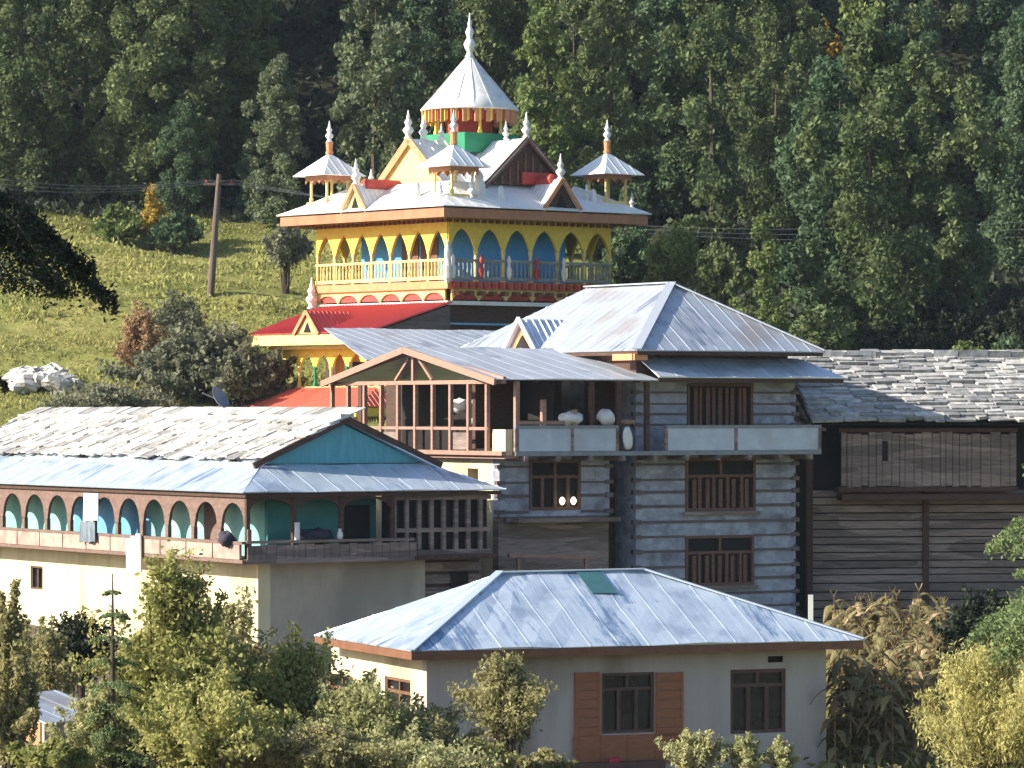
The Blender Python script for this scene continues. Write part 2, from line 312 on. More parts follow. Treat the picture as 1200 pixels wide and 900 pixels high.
        for u in us:
            lo, hi = ends(u); t = abs((u/rib+.5) % 1-.5)*rib; hh = h*max(0, min(1, (.036-t)/.02))
            for j in range(rows):
                v = lo+(hi-lo)*j/(rows-1); wv = wav*math.sin(u*1.9+v*1.3+seed)*math.sin(v*2.3+u*.7+seed*2)
                vs.append(P[0]+e*u+up*v+n*(hh+wv)); uv.append((u+off[0], v+off[1]))
            for j in range(rows):
                v = lo+(hi-lo)*j/(rows-1); vs.append(P[0]+e*u+up*v-n*th); uv.append((u+off[0], v+off[1]))
        fs = []; K = 2*rows
        for i in range(len(us)-1):
            a = i*K; b = a+K
            for j in range(rows-1): fs += [(a+j, b+j, b+j+1, a+j+1), (a+rows+j, a+rows+j+1, b+rows+j+1, b+rows+j)]
            fs += [(a, a+rows, b+rows, b), (a+rows-1, b+rows-1, b+2*rows-1, a+2*rows-1)]
        for a in (0, (len(us)-1)*K):
            for j in range(rows-1): fs.append((a+j, a+j+1, a+rows+j+1, a+rows+j))
        s.add(vs, fs, uv); return s
    def slates(s, poly, row=0.42, wid=(0.35, 0.8), th=0.045, seed=1):
        rnd = random.Random(seed); P = [Vector(p) for p in poly]; e = (P[1]-P[0]).normalized(); c = sum(P, Vector())/len(P)
        n = e.cross(c-P[0]).normalized(); n = -n if n.z < 0 else n
        up = n.cross(e).normalized(); up = -up if up.dot(c-P[0]) < 0 else up
        q = [((p-P[0]).dot(e), (p-P[0]).dot(up)) for p in P]; vmax = max(b for _, b in q)
        def ends(v):
            r = []
            for i in range(len(q)):
                (a, b), (a2, b2) = q[i], q[(i+1) % len(q)]
                if abs(b-b2) > 1e-6 and min(b, b2)-1e-6 <= v <= max(b, b2)+1e-6: r.append(a+(a2-a)*(v-b)/(b2-b))
            return (min(r), max(r)) if len(r) > 1 else (0, 0)
        v = 0.0
        while v < vmax-.05:
            lo, hi = ends(min(v+row*.3, vmax-.01)); u = lo
            while u < hi:
                w = rnd.uniform(*wid); u2 = min(u+w, hi); jl = rnd.uniform(-.14, .07); g = .012; t = th*rnd.uniform(.6, 1.4); ln = row*1.5
                l0 = .05+rnd.uniform(0, .035); l1 = rnd.uniform(0, .01); ch = rnd.uniform(0, .09); ch2 = rnd.uniform(0, .09)
                pts = [(u+g+ch, v+jl, l0), (u2-g-ch2, v+jl+rnd.uniform(-.05, .05), l0+rnd.uniform(-.015, .03)), (u2-g, v+jl+row*.4, l0*.75), (u2-g, v+ln, l1), (u+g, v+ln, l1), (u+g, v+jl+row*.4, l0*.75)]
                vs = [P[0]+e*a+up*b+n*(z+t) for a, b, z in pts]+[P[0]+e*a+up*b+n*z for a, b, z in pts]
                s.add(vs, [(0,1,2,5), (5,2,3,4), (11,8,7,6), (10,9,8,11), (0,6,7,1), (1,7,8,2), (2,8,9,3), (3,9,10,4), (4,10,11,5), (5,11,6,0)]); u = u2
            v += row
        return s
    def build(s, name, mat, parent=None, zo=0.0, loc=None, smooth=False, merge=False):
        me = bpy.data.meshes.new(name); me.from_pydata([(x, y, z-zo) for x, y, z in s.v], [], s.f)
        if s.hasuv:
            lay = me.uv_layers.new(name='UVMap'); li = np.empty(len(me.loops), 'i'); me.loops.foreach_get('vertex_index', li)
            lay.data.foreach_set('uv', np.array(s.uv, 'f')[li].ravel())
        bm = bmesh.new(); bm.from_mesh(me)
        if merge: bmesh.ops.remove_doubles(bm, verts=bm.verts, dist=1e-4)
        bmesh.ops.recalc_face_normals(bm, faces=bm.faces); bm.to_mesh(me); bm.free()
        if smooth: me.polygons.foreach_set('use_smooth', [True]*len(me.polygons))
        me.materials.append(M[mat]); o = bpy.data.objects.new(name, me); col.objects.link(o)
        if parent: o.parent = parent
        if loc: o.location = loc
        return o
def tag(o, label, cat, group=None, kind=None):
    if label: o['label'] = label
    if cat: o['category'] = cat
    if group: o['group'] = group
    if kind: o['kind'] = kind
    return o
def W(px, py, d): return Vector(((px-600)/F*d, d, CZ-(py-HZ)/F*d))
class Frame:
    """a building's own axes: x runs along its right-hand face, y along its left-hand face, origin at the near corner"""
    def __init__(s, px, d, z, phi):
        s.O = Vector(((px-600)/F*d, d, z)); s.phi = R(phi); s.z = z
        s.u = Vector((math.cos(s.phi), math.sin(s.phi), 0)); s.v = Vector((-math.sin(s.phi), math.cos(s.phi), 0))
    def ray(s, px, py): return Vector(((px-600)/F, 1, -(py-HZ)/F))
    def front(s, px, py, b=0.0):
        r = s.ray(px, py); c = Vector((0, 0, CZ)); t = (b+(s.O-c).dot(s.v))/r.dot(s.v); p = c+r*t
        return (p-s.O).dot(s.u), p.z
    def left(s, px, py, a=0.0):
        r = s.ray(px, py); c = Vector((0, 0, CZ)); t = (a+(s.O-c).dot(s.u))/r.dot(s.u); p = c+r*t
        return (p-s.O).dot(s.v), p.z
    def at(s, a, b, z): return s.O+s.u*a+s.v*b+Vector((0, 0, z-s.z))
    def thing(s, name, label, cat, group=None):
        o = bpy.data.objects.new(name, None); col.objects.link(o); o.location = s.O; o.rotation_euler = (0, 0, s.phi)
        o.empty_display_size = .5
        return tag(o, label, cat, group)
    def part(s, g, name, mat, parent, **kw): return g.build(name, mat, parent, zo=s.z, **kw)
def FM(b): return lambda u, w, z: (u, b+w, z)
def LM(a): return lambda u, w, z: (a+w, u, z)
def empty(name, loc, label=None, cat=None, group=None, rz=0.0):
    o = bpy.data.objects.new(name, None); col.objects.link(o); o.location = loc; o.rotation_euler = (0, 0, rz); o.empty_display_size = .5
    return tag(o, label, cat, group)
def window(fr, T, m, u0, u1, z0, z1, n=3, transom=.3, mat='frame', depth=.1, w=.06, bars=0, pane='glass'):
    """a framed window set into its hole: frame with mullions, panes as one glass sub-part"""
    g = G(); d0, d1 = depth-.06, depth+.04
    g.mbox(m, u0, u0+w, d0, d1, z0, z1).mbox(m, u1-w, u1, d0, d1, z0, z1).mbox(m, u0+w, u1-w, d0, d1, z0, z0+w).mbox(m, u0+w, u1-w, d0, d1, z1-w, z1)
    zt = z1-(z1-z0)*transom if transom else z1-w
    if transom: g.mbox(m, u0+w, u1-w, d0+.01, d1-.003, zt-w*.5, zt+w*.5)
    for k in range(1, n):
        uc = u0+(u1-u0)*k/n; g.mbox(m, uc-w*.6, uc+w*.6, d0+.005, d1-.006, z0+w, zt-w*.5)
    if transom: uc = (u0+u1)/2; g.mbox(m, uc-w*.5, uc+w*.5, d0+.008, d1-.006, zt+w*.5, z1-w)
    for k in range(bars):
        zc = z0+(zt-z0)*(k+1)/(bars+1); g.mbox(m, u0+w, u1-w, d0+.02, d1-.015, zc-.015, zc+.015)
    f = fr.part(g, 'window', mat, T)
    fr.part(G().mbox(m, u0+.004, u1-.004, d1-.02, d1+.02, z0+.004, z1-.004), 'pane', pane, f)
    return f
def finial(s=1.0):
    return [(.17*s,0),(.2*s,.05*s),(.14*s,.12*s),(.11*s,.2*s),(.2*s,.3*s),(.25*s,.4*s),(.19*s,.5*s),(.11*s,.58*s),(.13*s,.66*s),(.18*s,.74*s),(.13*s,.84*s),(.07*s,.92*s),(.085*s,1.0*s),(.045*s,1.1*s),(.02*s,1.3*s)]

# ------------------------------------------------------------------ terrain
PY = [-60, 0, 10, 30, 60, 85, 95, 106, 125, 140, 155, 170, 205, 216, 300, 420]
PZ = [19, 18.2, 16.9, 13.0, 10.0, 10.4, 11.3, 12.3, 13.2, 16.6, 19.3, 21.4, 29.2, 33.0, 88, 160]
def hash_noise(x, y): return (math.sin(x*.31+y*.17)+math.sin(x*.13-y*.29+1.7)+math.sin(x*.53+y*.41+.6)*.5)/2.5
def ground_z(x, y):
    z = float(np.interp(y, PY, PZ)); k = min(1, max(0, (y-150)/30)); f = k*min(1, max(0, (212-y)/10))*min(1, max(0, (2-x)/4))
    return z+k*.55*hash_noise(x, y)+.12*hash_noise(x*3, y*3)+f*(.22*math.sin(y*.62+x*.09+.8*hash_noise(x*.8, y*.8))+.12*hash_noise(x*6, y*5))
g = G(); xs = list(np.linspace(-260, -40, 23))+list(np.linspace(-38, 38, 70))+list(np.linspace(40, 260, 23)); ys = list(np.linspace(-60, 80, 36))+list(np.linspace(81.5, 230, 110))+list(np.linspace(234, 420, 36))
for y in ys:
    for x in xs: g.v.append((x, y, ground_z(x, y)))
g.uv = [(0, 0)]*len(g.v); nx = len(xs)
g.f = [(j*nx+i, j*nx+i+1, (j+1)*nx+i+1, (j+1)*nx+i) for j in range(len(ys)-1) for i in range(nx-1)]
tag(g.build('ground', 'ground', smooth=True), None, None, kind='structure')

# ------------------------------------------------------------------ temple
fr = Frame(525, 160, 19.0, 40)
T = fr.thing('temple', 'tall painted hilltop temple with white pinnacled roofs and yellow arcaded gallery', 'temple')
S = 8.9
P = lambda g, n, m, par=T, **k: fr.part(g, n, m, par, **k)
# core and lower storey
g = G().box(0.25, S-.25, 0.25, S-.25, 19.0, 25.1); P(g, 'tower_base', 'timber', T)
g = G().box(1.35, S-1.35, 1.35, S-1.35, 25.12, 28.1); core = P(g, 'inner_wall', 'blue', T)
for (b0, b1) in ((2.3, 3.4), (3.6, 4.7)):   # doors on the lit side
    P(G().box(1.30, 1.36, b0, b1, 25.2, 27.2), 'door', 'brown', T)
P(G().box(-.15, S+.15, -.15, S+.15, 24.98, 25.3), 'gallery_floor', 'orange', T)
# carved panels under the gallery
g = G(); g2 = G()
for m in (LM(0.0), FM(0.0)):
    for k in range(6):
        u0 = .2+k*1.45; g.mbox(m, u0+.12, u0+1.3, .06, .16, 24.55, 24.92)
    us = []; zb = []
    for k in range(6):
        for t in np.linspace(0, 1, 9): us.append(.2+k*1.45+t*1.45*.999); zb.append(24.5+.34*(1-abs(2*t-1)**3))
    g2.profile(m, us, zb, 24.97, -.02, .07)
P(g, 'carved_panel', 'red_paint', T); P(g2, 'lower_arch_board', 'cream', T)
P(G().box(-.1, S+.1, -.1, .12, 24.32, 24.48).box(-.1, .12, .12, S+.1, 24.32, 24.48), 'white_band', 'white', T)
P(G().box(-.05, S+.05, -.05, .1, 23.5, 23.58).box(.5, 1.1, -.02, .3, 22.6, 22.9).box(3.3, 3.7, -.02, .3, 22.5, 22.8), 'pale_trim', 'sky_blue', T)
# lower beams sticking out on the shaded side
g = G()
for k in range(14): g.box(.3+k*.62, .5+k*.62, -.35, .2, 24.72, 24.9)
P(g, 'bracket_row', 'brown', T)
# gallery: arcades, columns, railings on all four sides
def gallery(m, nb, name_out, wide=.84, rmat='cream'):
    us = []; zb = []; w = S/nb
    for k in range(nb):
        for t in np.linspace(0, 1, 15):
            us.append(k*w+t*w*.9995); d = abs(2*t-1)/wide
            zb.append(26.55 if d >= 1 else 26.62+(.74 if wide < .9 else .84)*(1-d**(1.7 if wide < .9 else 2.1))+(.06 if d < .12 else 0))
    P(G().profile(m, us, zb, 27.95, -.05, .07), 'arcade', 'yellow', T)
    g = G()
    for k in range(nb*4+1):
        u = k*S/(nb*4); g.mbox(m, u-.09, u+.09, -.16, .0, 27.72, 27.86)
    P(g, 'valance', 'brown', T)
    for k in range(nb+1):
        u = min(max(k*w, .06), S-.06); p = m(u, .01, 0)
        P(G().lathe([(.11,25.3),(.11,25.45),(.07,25.5),(.085,26.0),(.07,26.4),(.1,26.5),(.1,26.62)], (p[0],p[1],0), 8), 'column', 'cream', T)
    g = G(); g.mbox(m, 0, S, -.1, .0, 26.12, 26.22).mbox(m, 0, S, -.1, .0, 25.36, 25.5)
    n = int(S/.22)
    for k in range(n): u = (k+.5)*S/n; p = m(u, -.05, 0); g.lathe([(.03,25.5),(.055,25.68),(.025,25.9),(.045,26.0),(.03,26.12)], (p[0],p[1],0), 6)
    return P(g, name_out, rmat, T)
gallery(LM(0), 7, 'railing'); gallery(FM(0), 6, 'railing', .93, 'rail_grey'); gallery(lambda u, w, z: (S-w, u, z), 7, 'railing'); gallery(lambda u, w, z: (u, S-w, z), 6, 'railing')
g = G()
for k in range(22): g.box(.1+k*.41, .3+k*.41, -.3, .0, 25.02, 25.28)
P(g, 'carved_fringe', 'red_paint', T)
for k in range(5): P(G().lathe([(.05,25.4),(.1,25.55),(.12,25.8),(.06,26.0),(.09,26.2),(.02,26.4)], (.1+k*1.5,-.22,0), 8), 'carved_figure', 'red_paint' if k % 2 else 'white', T)
P(G().lathe([(.08,25.2),(.16,25.4),(.18,25.9),(.1,26.2),(.13,26.5),(.03,27.0)], (-.2,-.2,0), 10), 'corner_figure', 'white', T)
# main roof
E0, E1, ZE = -1.25, S+1.25, 28.32
def fascia(z0, z1, e0, e1, th, mat, name, e2=None):
    P(G().box(e0, e1, e0, e0+th, z0, z1).box(e0, e0+th, e0+th, e1, z0, z1).box(e1-th, e1, e0+th, e1, z0, z1).box(e0+th, e1-th, e1-th, e1, z0, z1), name, mat, T)
fascia(27.86, 28.24, E0+.12, E1-.12, .06, 'fascia_paint', 'fascia')
P(G().box(E0+.19, E1-.19, E0+.19, E1-.19, 27.98, 28.06), 'soffit', 'brown', T)
I0, I1, ZI = 1.0, S-1.0, 29.5
g = G(); C = [(E0,E0),(E1,E0),(E1,E1),(E0,E1)]; D = [(I0,I0),(I1,I0),(I1,I1),(I0,I1)]
for k in range(4):
    a, b = C[k], C[(k+1)%4]; c, d = D[(k+1)%4], D[k]
    g.slope([(*a,ZE),(*b,ZE),(*c,ZI),(*d,ZI)], rib=.6, h=.012, wav=.02, seed=k)
P(g, 'main_roof', 'white_sheet', T)
P(G().box(I0, I1, I0, I1, 29.3, 29.48), 'upper_floor', 'brown', T)
# cross gabled second roof
ra, rb, ZR, hw, ZB = 4.65, 4.05, 31.4, 2.25, 29.42
fa, fb, fa1, fb1 = 1.25, .5, 8.2, 8.0
def gable_roof(m, uc, w0, w1, zr, zb, h, mat, name, seed, ov=.15, rib=.5, par=None):
    """ridge along the depth w at u=uc; m maps (u,w,z)"""
    g = G()
    for sgn in (-1, 1): g.slope([m(uc+sgn*(h+ov), w0-ov, zb-ov*(zr-zb)/h), m(uc+sgn*(h+ov), w1, zb-ov*(zr-zb)/h), m(uc, w1, zr), m(uc, w0-ov, zr)], rib=rib, seed=seed+sgn)
    return P(g, name, mat, par or T)
gable_roof(FM(0), ra, fb, fb1, ZR, ZB, hw, 'white_sheet', 'upper_roof', 3)
gable_roof(LM(0), rb, fa, fa1, ZR, ZB, hw, 'white_sheet', 'upper_roof', 6)
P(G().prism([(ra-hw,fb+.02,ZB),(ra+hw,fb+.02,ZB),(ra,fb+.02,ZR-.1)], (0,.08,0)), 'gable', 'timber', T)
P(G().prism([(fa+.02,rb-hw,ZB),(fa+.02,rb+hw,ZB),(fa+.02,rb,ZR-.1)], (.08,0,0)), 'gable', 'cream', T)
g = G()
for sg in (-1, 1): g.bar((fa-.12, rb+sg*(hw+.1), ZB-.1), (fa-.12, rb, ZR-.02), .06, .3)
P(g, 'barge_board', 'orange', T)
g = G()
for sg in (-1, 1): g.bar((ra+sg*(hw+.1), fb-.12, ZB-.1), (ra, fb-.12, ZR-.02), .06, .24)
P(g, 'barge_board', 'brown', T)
g = G()
for k in range(9): g.box(ra-1.8+k*.42, ra-1.72+k*.42, fb-.03, fb+.03, ZB, ZB+max(.15, (1.8-abs(-1.8+k*.42))*.8))
P(g, 'gable_batten', 'brown', T)
P(G().box(ra-.3, ra+1.3, fb-.1, fb, ZB+.05, ZB+.55), 'red_panel', 'red_paint', T)
# lantern
LC = (4.6, 4.2)
P(G().box(LC[0]-1.5, LC[0]+1.5, LC[1]-1.5, LC[1]+1.5, 30.9, 31.72), 'lantern_base', 'green', T)
P(G().lathe([(1.05,31.7),(1.05,32.7)], (*LC,0), 8, R(22.5)), 'lantern_core', 'red_paint', T)
for k in range(8):
    t = R(22.5+45*k); P(G().lathe([(.1,31.7),(.1,31.85),(.065,31.9),(.065,32.4),(.11,32.5),(.11,32.75)], (LC[0]+1.5*math.cos(t), LC[1]+1.5*math.sin(t), 0), 8), 'lantern_post', 'yellow' if k % 2 else 'cream', T)
lr = P(G().lathe([(2.1,32.74),(2.12,32.79),(1.62,33.32),(1.06,33.98),(.54,34.62),(.2,35.0),(.14,35.05)], (*LC,0), 32, R(11)), 'lantern_roof', 'white', T, smooth=True)
g = G()
for k in range(16):
    t = 2*math.pi*k/16+R(11); g.bar((LC[0]+2.1*math.cos(t), LC[1]+2.1*math.sin(t), 32.80), (LC[0]+.2*math.cos(t), LC[1]+.2*math.sin(t), 35.02), .03, .015)
P(g, 'roof_seam', 'white', lr)
for nm, mt, ph in (('hanging_fringe', 'orange', 0), ('hanging_fringe', 'red_paint', .5), ('hanging_fringe', 'yellow', .25)):
    g = G()
    for k in range(24):
        t = 2*math.pi*(k+ph)/24; rr = 1.95-ph*.08; z0 = 32.18+.2*ph
        g.bar((LC[0]+rr*math.cos(t), LC[1]+rr*math.sin(t), z0), (LC[0]+rr*math.cos(t), LC[1]+rr*math.sin(t), 32.78), .26 if ph == 0 else .12, .05)
    P(g, nm, mt, T)
P(G().lathe([(r*1.05, z*1.5) for r, z in finial(1.0)], (*LC,35.0), 14), 'finial', 'white', T, smooth=True)
# corner pavilions
def pavilion(a, b, z0=28.75, ze=30.0):
    base = P(G().box(a-.7, a+.7, b-.7, b+.7, z0-.4, z0+.12), 'pavilion', 'cream', T)
    for sx_ in (-1, 1):
        for sy_ in (-1, 1): P(G().lathe([(.09,z0+.12),(.09,z0+.3),(.06,z0+.34),(.06,ze-.3),(.1,ze-.2),(.1,ze)], (a+sx_*.55, b+sy_*.55, 0), 8), 'pavilion_post', 'cream', base)
    g = G()
    for m in (FM(b-.75), FM(b+.7), LM(a-.75), LM(a+.7)):
        c = a if m(0,0,0)[0] == 0 and m(1,0,0)[0] == 1 else b
        us = []; zb = []
        for k in range(3):
            for t in np.linspace(0, 1, 7): us.append(c-.72+(k+t*.999)*.48); zb.append(ze-.34+.18*(1-(2*t-1)**2))
        g.profile(m, us, zb, ze+.02, 0, .05)
    P(g, 'pavilion_fringe', 'fascia_paint', base)
    e = 1.12; g = G(); cs = [(a-e,b-e),(a+e,b-e),(a+e,b+e),(a-e,b+e)]
    for k in range(4): g.slope([(*cs[k],ze), (*cs[(k+1)%4],ze), (a,b,ze+1.0)], rib=.45, h=.012, seed=k+a)
    P(g, 'pavilion_roof', 'white_sheet', base)
    P(G().lathe([(.16,0),(.17,.1),(.13,.12),(.15,.45),(.18,.5),(.08,.55)], (a,b,ze+.95), 10), 'finial_neck', 'orange', base)
    P(G().lathe(finial(.72), (a,b,ze+1.45), 10), 'finial', 'white', base, smooth=True)
for a, b in ((.35,8.5), (9.0,.3), (.55,.3), (8.6,8.6)): pavilion(a, b)
for a, b, z, k in ((1.75,.1,28.95,1.0), (2.5,-.4,28.75,.6), (-.35,1.6,28.8,.7), (7.7,-.3,28.8,.6)): P(G().lathe([(.2*k,0),(.26*k,.1*k),(.24*k,.5*k),(.17*k,.68*k),(.2*k,.82*k),(.12*k,.98*k),(.03*k,1.08*k)], (a,b,z-.1), 10), 'roof_figure', 'white', T, smooth=True)
# dormers on the main roof, red ridged
def dormer(m, uc, w0, w1, z0, h, hgt, gm, rm='red_paint'):
    d = gable_roof(m, uc, w0, w1, z0+hgt, z0, h, 'white_sheet', 'dormer', 12, ov=.12, rib=.25)
    P(G().prism([m(uc-h, w0+.02, z0), m(uc+h, w0+.02, z0), m(uc, w0+.02, z0+hgt-.06)], Vector(m(0,.06,0))-Vector(m(0,0,0))), 'dormer_gable', gm, d)
    P(G().prism([m(uc-h*.3, w0-.02, z0+.04), m(uc+h*.3, w0-.02, z0+.04), m(uc, w0-.02, z0+hgt*.5)], Vector(m(0,.03,0))-Vector(m(0,0,0))), 'dormer_opening', 'dark', d)
    g = G()
    for sg in (-1, 1): g.bar(m(uc+sg*(h+.1), w0-.1, z0-.06), m(uc, w0-.1, z0+hgt), .05, .17)
    P(g, 'barge_board', 'orange', d)
    P(G().tube([m(uc, w0+.5, z0+hgt+.02), m(uc, w1, z0+hgt+.03)], .24, 10), 'ridge_roll', rm, d)
    p = m(uc, w0+.05, z0+hgt-.02); P(G().lathe(finial(.85), p, 10), 'finial', 'white', d, smooth=True)
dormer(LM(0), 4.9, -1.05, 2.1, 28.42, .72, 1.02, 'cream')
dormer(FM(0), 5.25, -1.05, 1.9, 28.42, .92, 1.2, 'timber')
for a, b, z, s_ in ((fa,rb+.15,ZR,.95), (fa+.7,rb,ZR,.8), (ra,fb,ZR,.85), (ra-.2,1.6,ZR,.6), (2.6,rb-.4,ZR-.2,.7), (.2,6.3,28.95,.8), (7.4,-.2,28.8,.6), (.9,-.45,28.7,.75), (-.5,-.1,28.7,.6), (9.6,-.6,28.6,.55), (1.6,7.2,29.4,.7)):
    P(G().lathe(finial(s_), (a,b,z), 10), 'finial', 'white', T, smooth=True)
# lean-to at the left foot of the tower: upper red roof, posts, lower red roof
LA = -4.4
g = G().slope([(LA,-.35,23.15), (LA,7.9,23.15), (-.05,8.6,24.42), (-.05,-.35,24.42)], rib=.22, h=.035, seed=4)
P(g, 'lower_red_roof', 'red_sheet', T)
P(G().prism([(LA+.1,-.2,22.95), (-.05,-.2,22.95), (-.05,-.2,24.3), (LA+.1,-.2,23.05)], (0,.1,0)), 'side_gable', 'timber_mid', T)
P(G().box(LA-.05, LA+.02, -.3, 7.9, 22.66, 23.08).box(LA+.02, -.05, -.32, -.25, 22.7, 23.04), 'lower_fascia', 'cream', T)
d = gable_roof(LM(0), 3.75, LA-.02, LA+2.2, 24.05, 23.2, .75, 'red_sheet', 'dormer', 21, ov=.1, rib=.22)
P(G().prism([(LA,3.0,23.12), (LA,4.5,23.12), (LA,3.75,23.98)], (.08,0,0)), 'dormer_gable', 'cream', d)
P(G().prism([(LA-.03,3.5,23.18), (LA-.03,4.0,23.18), (LA-.03,3.75,23.6)], (.03,0,0)), 'dormer_opening', 'dark', d)
g = G()
for sg in (-1, 1): g.bar((LA-.1, 3.75+sg*.85, 23.1), (LA-.1, 3.75, 24.05), .05, .15)
P(g, 'barge_board', 'orange', d)
P(G().lathe(finial(1.05), (-.3,8.9,24.3), 10), 'finial', 'white', T, smooth=True)
P(G().box(-4.0, -.05, .2, 7.0, 22.5, 22.64).box(-3.6,-.05,-.1,6.4,20.75,20.95), 'lean_to_floor', 'cream', T)
m = LM(-3.5); us = []; zb = []; nb = 6; w = 6.6/nb
for k in range(nb):
    for t in np.linspace(0, 1, 13):
        us.append(.0+k*w+t*w*.999); dd = abs(2*t-1)/.82; zb.append(21.75 if dd >= 1 else 21.8+.5*(1-dd**1.8))
P(G().profile(m, us, zb, 22.5, -.04, .05), 'lower_arcade', 'yellow', T)
for k in range(nb+1): P(G().lathe([(.1,20.95),(.1,21.1),(.06,21.15),(.06,21.6),(.1,21.7),(.1,21.8)], (-3.5, .06+k*w*.99, 0), 8), 'lower_post', 'cream' if k % 2 else 'green', T)
P(G().box(-2.0, -.1, .6, 5.0, 20.97, 22.5), 'lower_wall', 'orange', T)
g = G().slope([(-5.3,-.7,20.12), (-5.3,7.9,20.12), (-3.5,7.0,20.95), (-3.5,0.2,20.95)], rib=.24, seed=8).slope([(-5.3,-.7,20.12), (-.4,-.7,20.12), (-.4,.2,20.95), (-3.5,.2,20.95)], rib=.24, seed=9).slope([(-5.3,7.9,20.12), (-1,7.9,20.12), (-1,7.0,20.95), (-3.5,7.0,20.95)], rib=.24, seed=9)
P(g, 'lower_skirt_roof', 'orange_sheet', T)
g = G().box(-5.25, -5.18, -.6, 7.8, 19.72, 20.08).box(-5.18, -.4, -.6, -.53, 19.72, 20.08)
P(g, 'skirt_fascia', 'yellow', T)
P(G().box(-4.7, -.1, -.1, 7.2, 18.0, 20.05), 'lower_body', 'cream', T)

# ------------------------------------------------------------------ shed behind the timber house
fr = Frame(545, 141, 17.0, 40)
T = fr.thing('shed', 'low shed with pale metal roof between the temple and the timber house', 'shed')
P(G().box(-.5, 6, 0, 4, 17, 21.4), 'wall', 'timber', T)
P(G().slope([(-5.0,-.6,21.75), (6.5,-.6,21.75), (6.5,4.5,23.0), (-3.0,4.5,23.0)], rib=.6, h=.012, wav=.02, seed=31), 'roof', 'steel', T)
P(G().box(-5.0, -.5, .2, .4, 21.3, 21.7).box(-4.6,-4.4,.2,.4,17,21.4), 'porch_beam', 'timber', T)

# ------------------------------------------------------------------ large timber and stone house
fr = Frame(745, 120, 13.0, 30)
T = fr.thing('timber_house', 'large three storey stone and timber house with hipped metal roof', 'house')
XL, XM, XR, DB = -4.85, -.95, 5.95, 10.2
def pxf(x0, y0, x1, y1, b=0.0):
    a0, z1 = fr.front(x0, y0, b); a1, z0 = fr.front(x1, y1, b); return (a0, a1, z0, z1)
holes = [pxf(805, 449, 882, 502), pxf(803, 537, 885, 598), pxf(803, 628, 883, 685)]
hl = [pxf(620, 539, 680, 597)]
g = G().wall(FM(0), 0, XR, 12.5, 20.95, .4, holes).box(.001, .4, .4, DB, 12.5, 20.95).box(XR-.4, XR-.001, .4, DB, 12.5, 20.95).box(.4, XR-.4, DB-.4, DB, 12.5, 20.95)
P(g, 'right_wing_wall', 'stone', T, merge=False)
g = G().wall(FM(0), XL, XM, 16.75, 18.7, .4, hl).box(XM-.4, XM, .4, DB, 12.5, 18.7)
P(g, 'left_wing_wall', 'stone', T)
P(G().wall(LM(XL), .4, DB, 12.5, 18.7, .4, [(1.3, 1.95, 17.75, 18.2)]), 'side_wall', 'whitewash', T)
P(G().box(XL, XM, .05, .4, 12.5, 16.74), 'left_wing_base', 'timber_grey', T)
P(G().box(XM+.01, -.01, 1.2, 1.5, 12.5, 20.9).box(XL+.41, XM-.41, 2.2, 2.4, 18.8, 20.9), 'recess_wall', 'timber', T)
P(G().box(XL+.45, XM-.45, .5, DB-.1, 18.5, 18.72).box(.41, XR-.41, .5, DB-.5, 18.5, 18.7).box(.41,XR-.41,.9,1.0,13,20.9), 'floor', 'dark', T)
# timber courses between the stone
rnd = random.Random(3)
def courses(u0, u1, z0, z1, hs, step, th, endl=True):
    z = z0; g = G()
    while z < z1-.1:
        h = th*rnd.uniform(.8, 1.25); segs = [(u0-.12, u1+.12)]
        for hh in hs:
            if hh[2]-.03 < z+h and hh[3]+.03 > z:
                ns = []
                for a, b in segs:
                    if hh[0] > a: ns.append((a, min(b, hh[0]-.02)))
                    if hh[1] < b: ns.append((max(a, hh[1]+.02), b))
                segs = ns
        for a, b in segs:
            if b-a > .15: g.box(a, b, -.02-rnd.uniform(0, .015), .05, z, z+h)
        g.box(u0-.12, u0+.16, -.07, .1, z-.02, z+h+.03); g.box(u1-.16, u1+.1, -.07, .1, z-.02, z+h+.03)
        z += step*rnd.uniform(.85, 1.2)
    P(g, 'timber_course', 'timber_mid', T)
courses(0, XR, 13.0, 18.4, holes, .44, .075); courses(0, XR, 19.5, 20.9, holes, .30, .06); courses(XL, XM, 16.85, 18.6, hl, .42, .075)
g = G()
for b in np.arange(.6, 10, .8): pass
z = 12.9
while z < 20.8:
    g.box(XR-.05, XR+.03, -.05, DB, z, z+.14); z += .45
P(g, 'end_timber', 'timber', T)
g = G()
for k, h in enumerate(holes+hl):
    n = 5 if k < 3 else 4
    g2 = window(fr, T, FM(0), h[0], h[1], h[2], h[3], n=n, transom=.34 if k else 0, mat='timber_warm', depth=.02, w=.09, pane='dark')
    if k < 3: P(G().box(h[0]-.1, h[1]+.1, -.14, -.06, h[2]-.12, h[2]-.02), 'sill', 'timber_grey', g2)
    if k < 3:
        gg = G()
        for j in range(n):
            uc = h[0]+.09+(h[1]-h[0]-.18)*(j+.5)/n; gg.box(uc-.07, uc+.07, -.02, .03, h[2]+.1, h[2]+(h[3]-h[2])*(.60 if k else .9))
        P(gg, 'shutter_leaf', 'timber_warm', g2)
P(G().box(XL+.15, XL+.4, -.14, -.06, 16.6, 16.72).box(XL+.4, XM+.1, -.5, -.02, 16.58, 16.7), 'lintel_beam', 'timber_grey', T)
P(G().bar((XL-.2, -.9, 15.62), (XL+2.9, -.75, 15.5), .14, .1).bar((XL+.2,-.8,15.5),(XL+.2,-.8,13),.1,.1).bar((XL+2.6,-.75,15.5),(XL+2.6,-.75,13),.1,.1), 'ledge_pole', 'timber_pink', T)
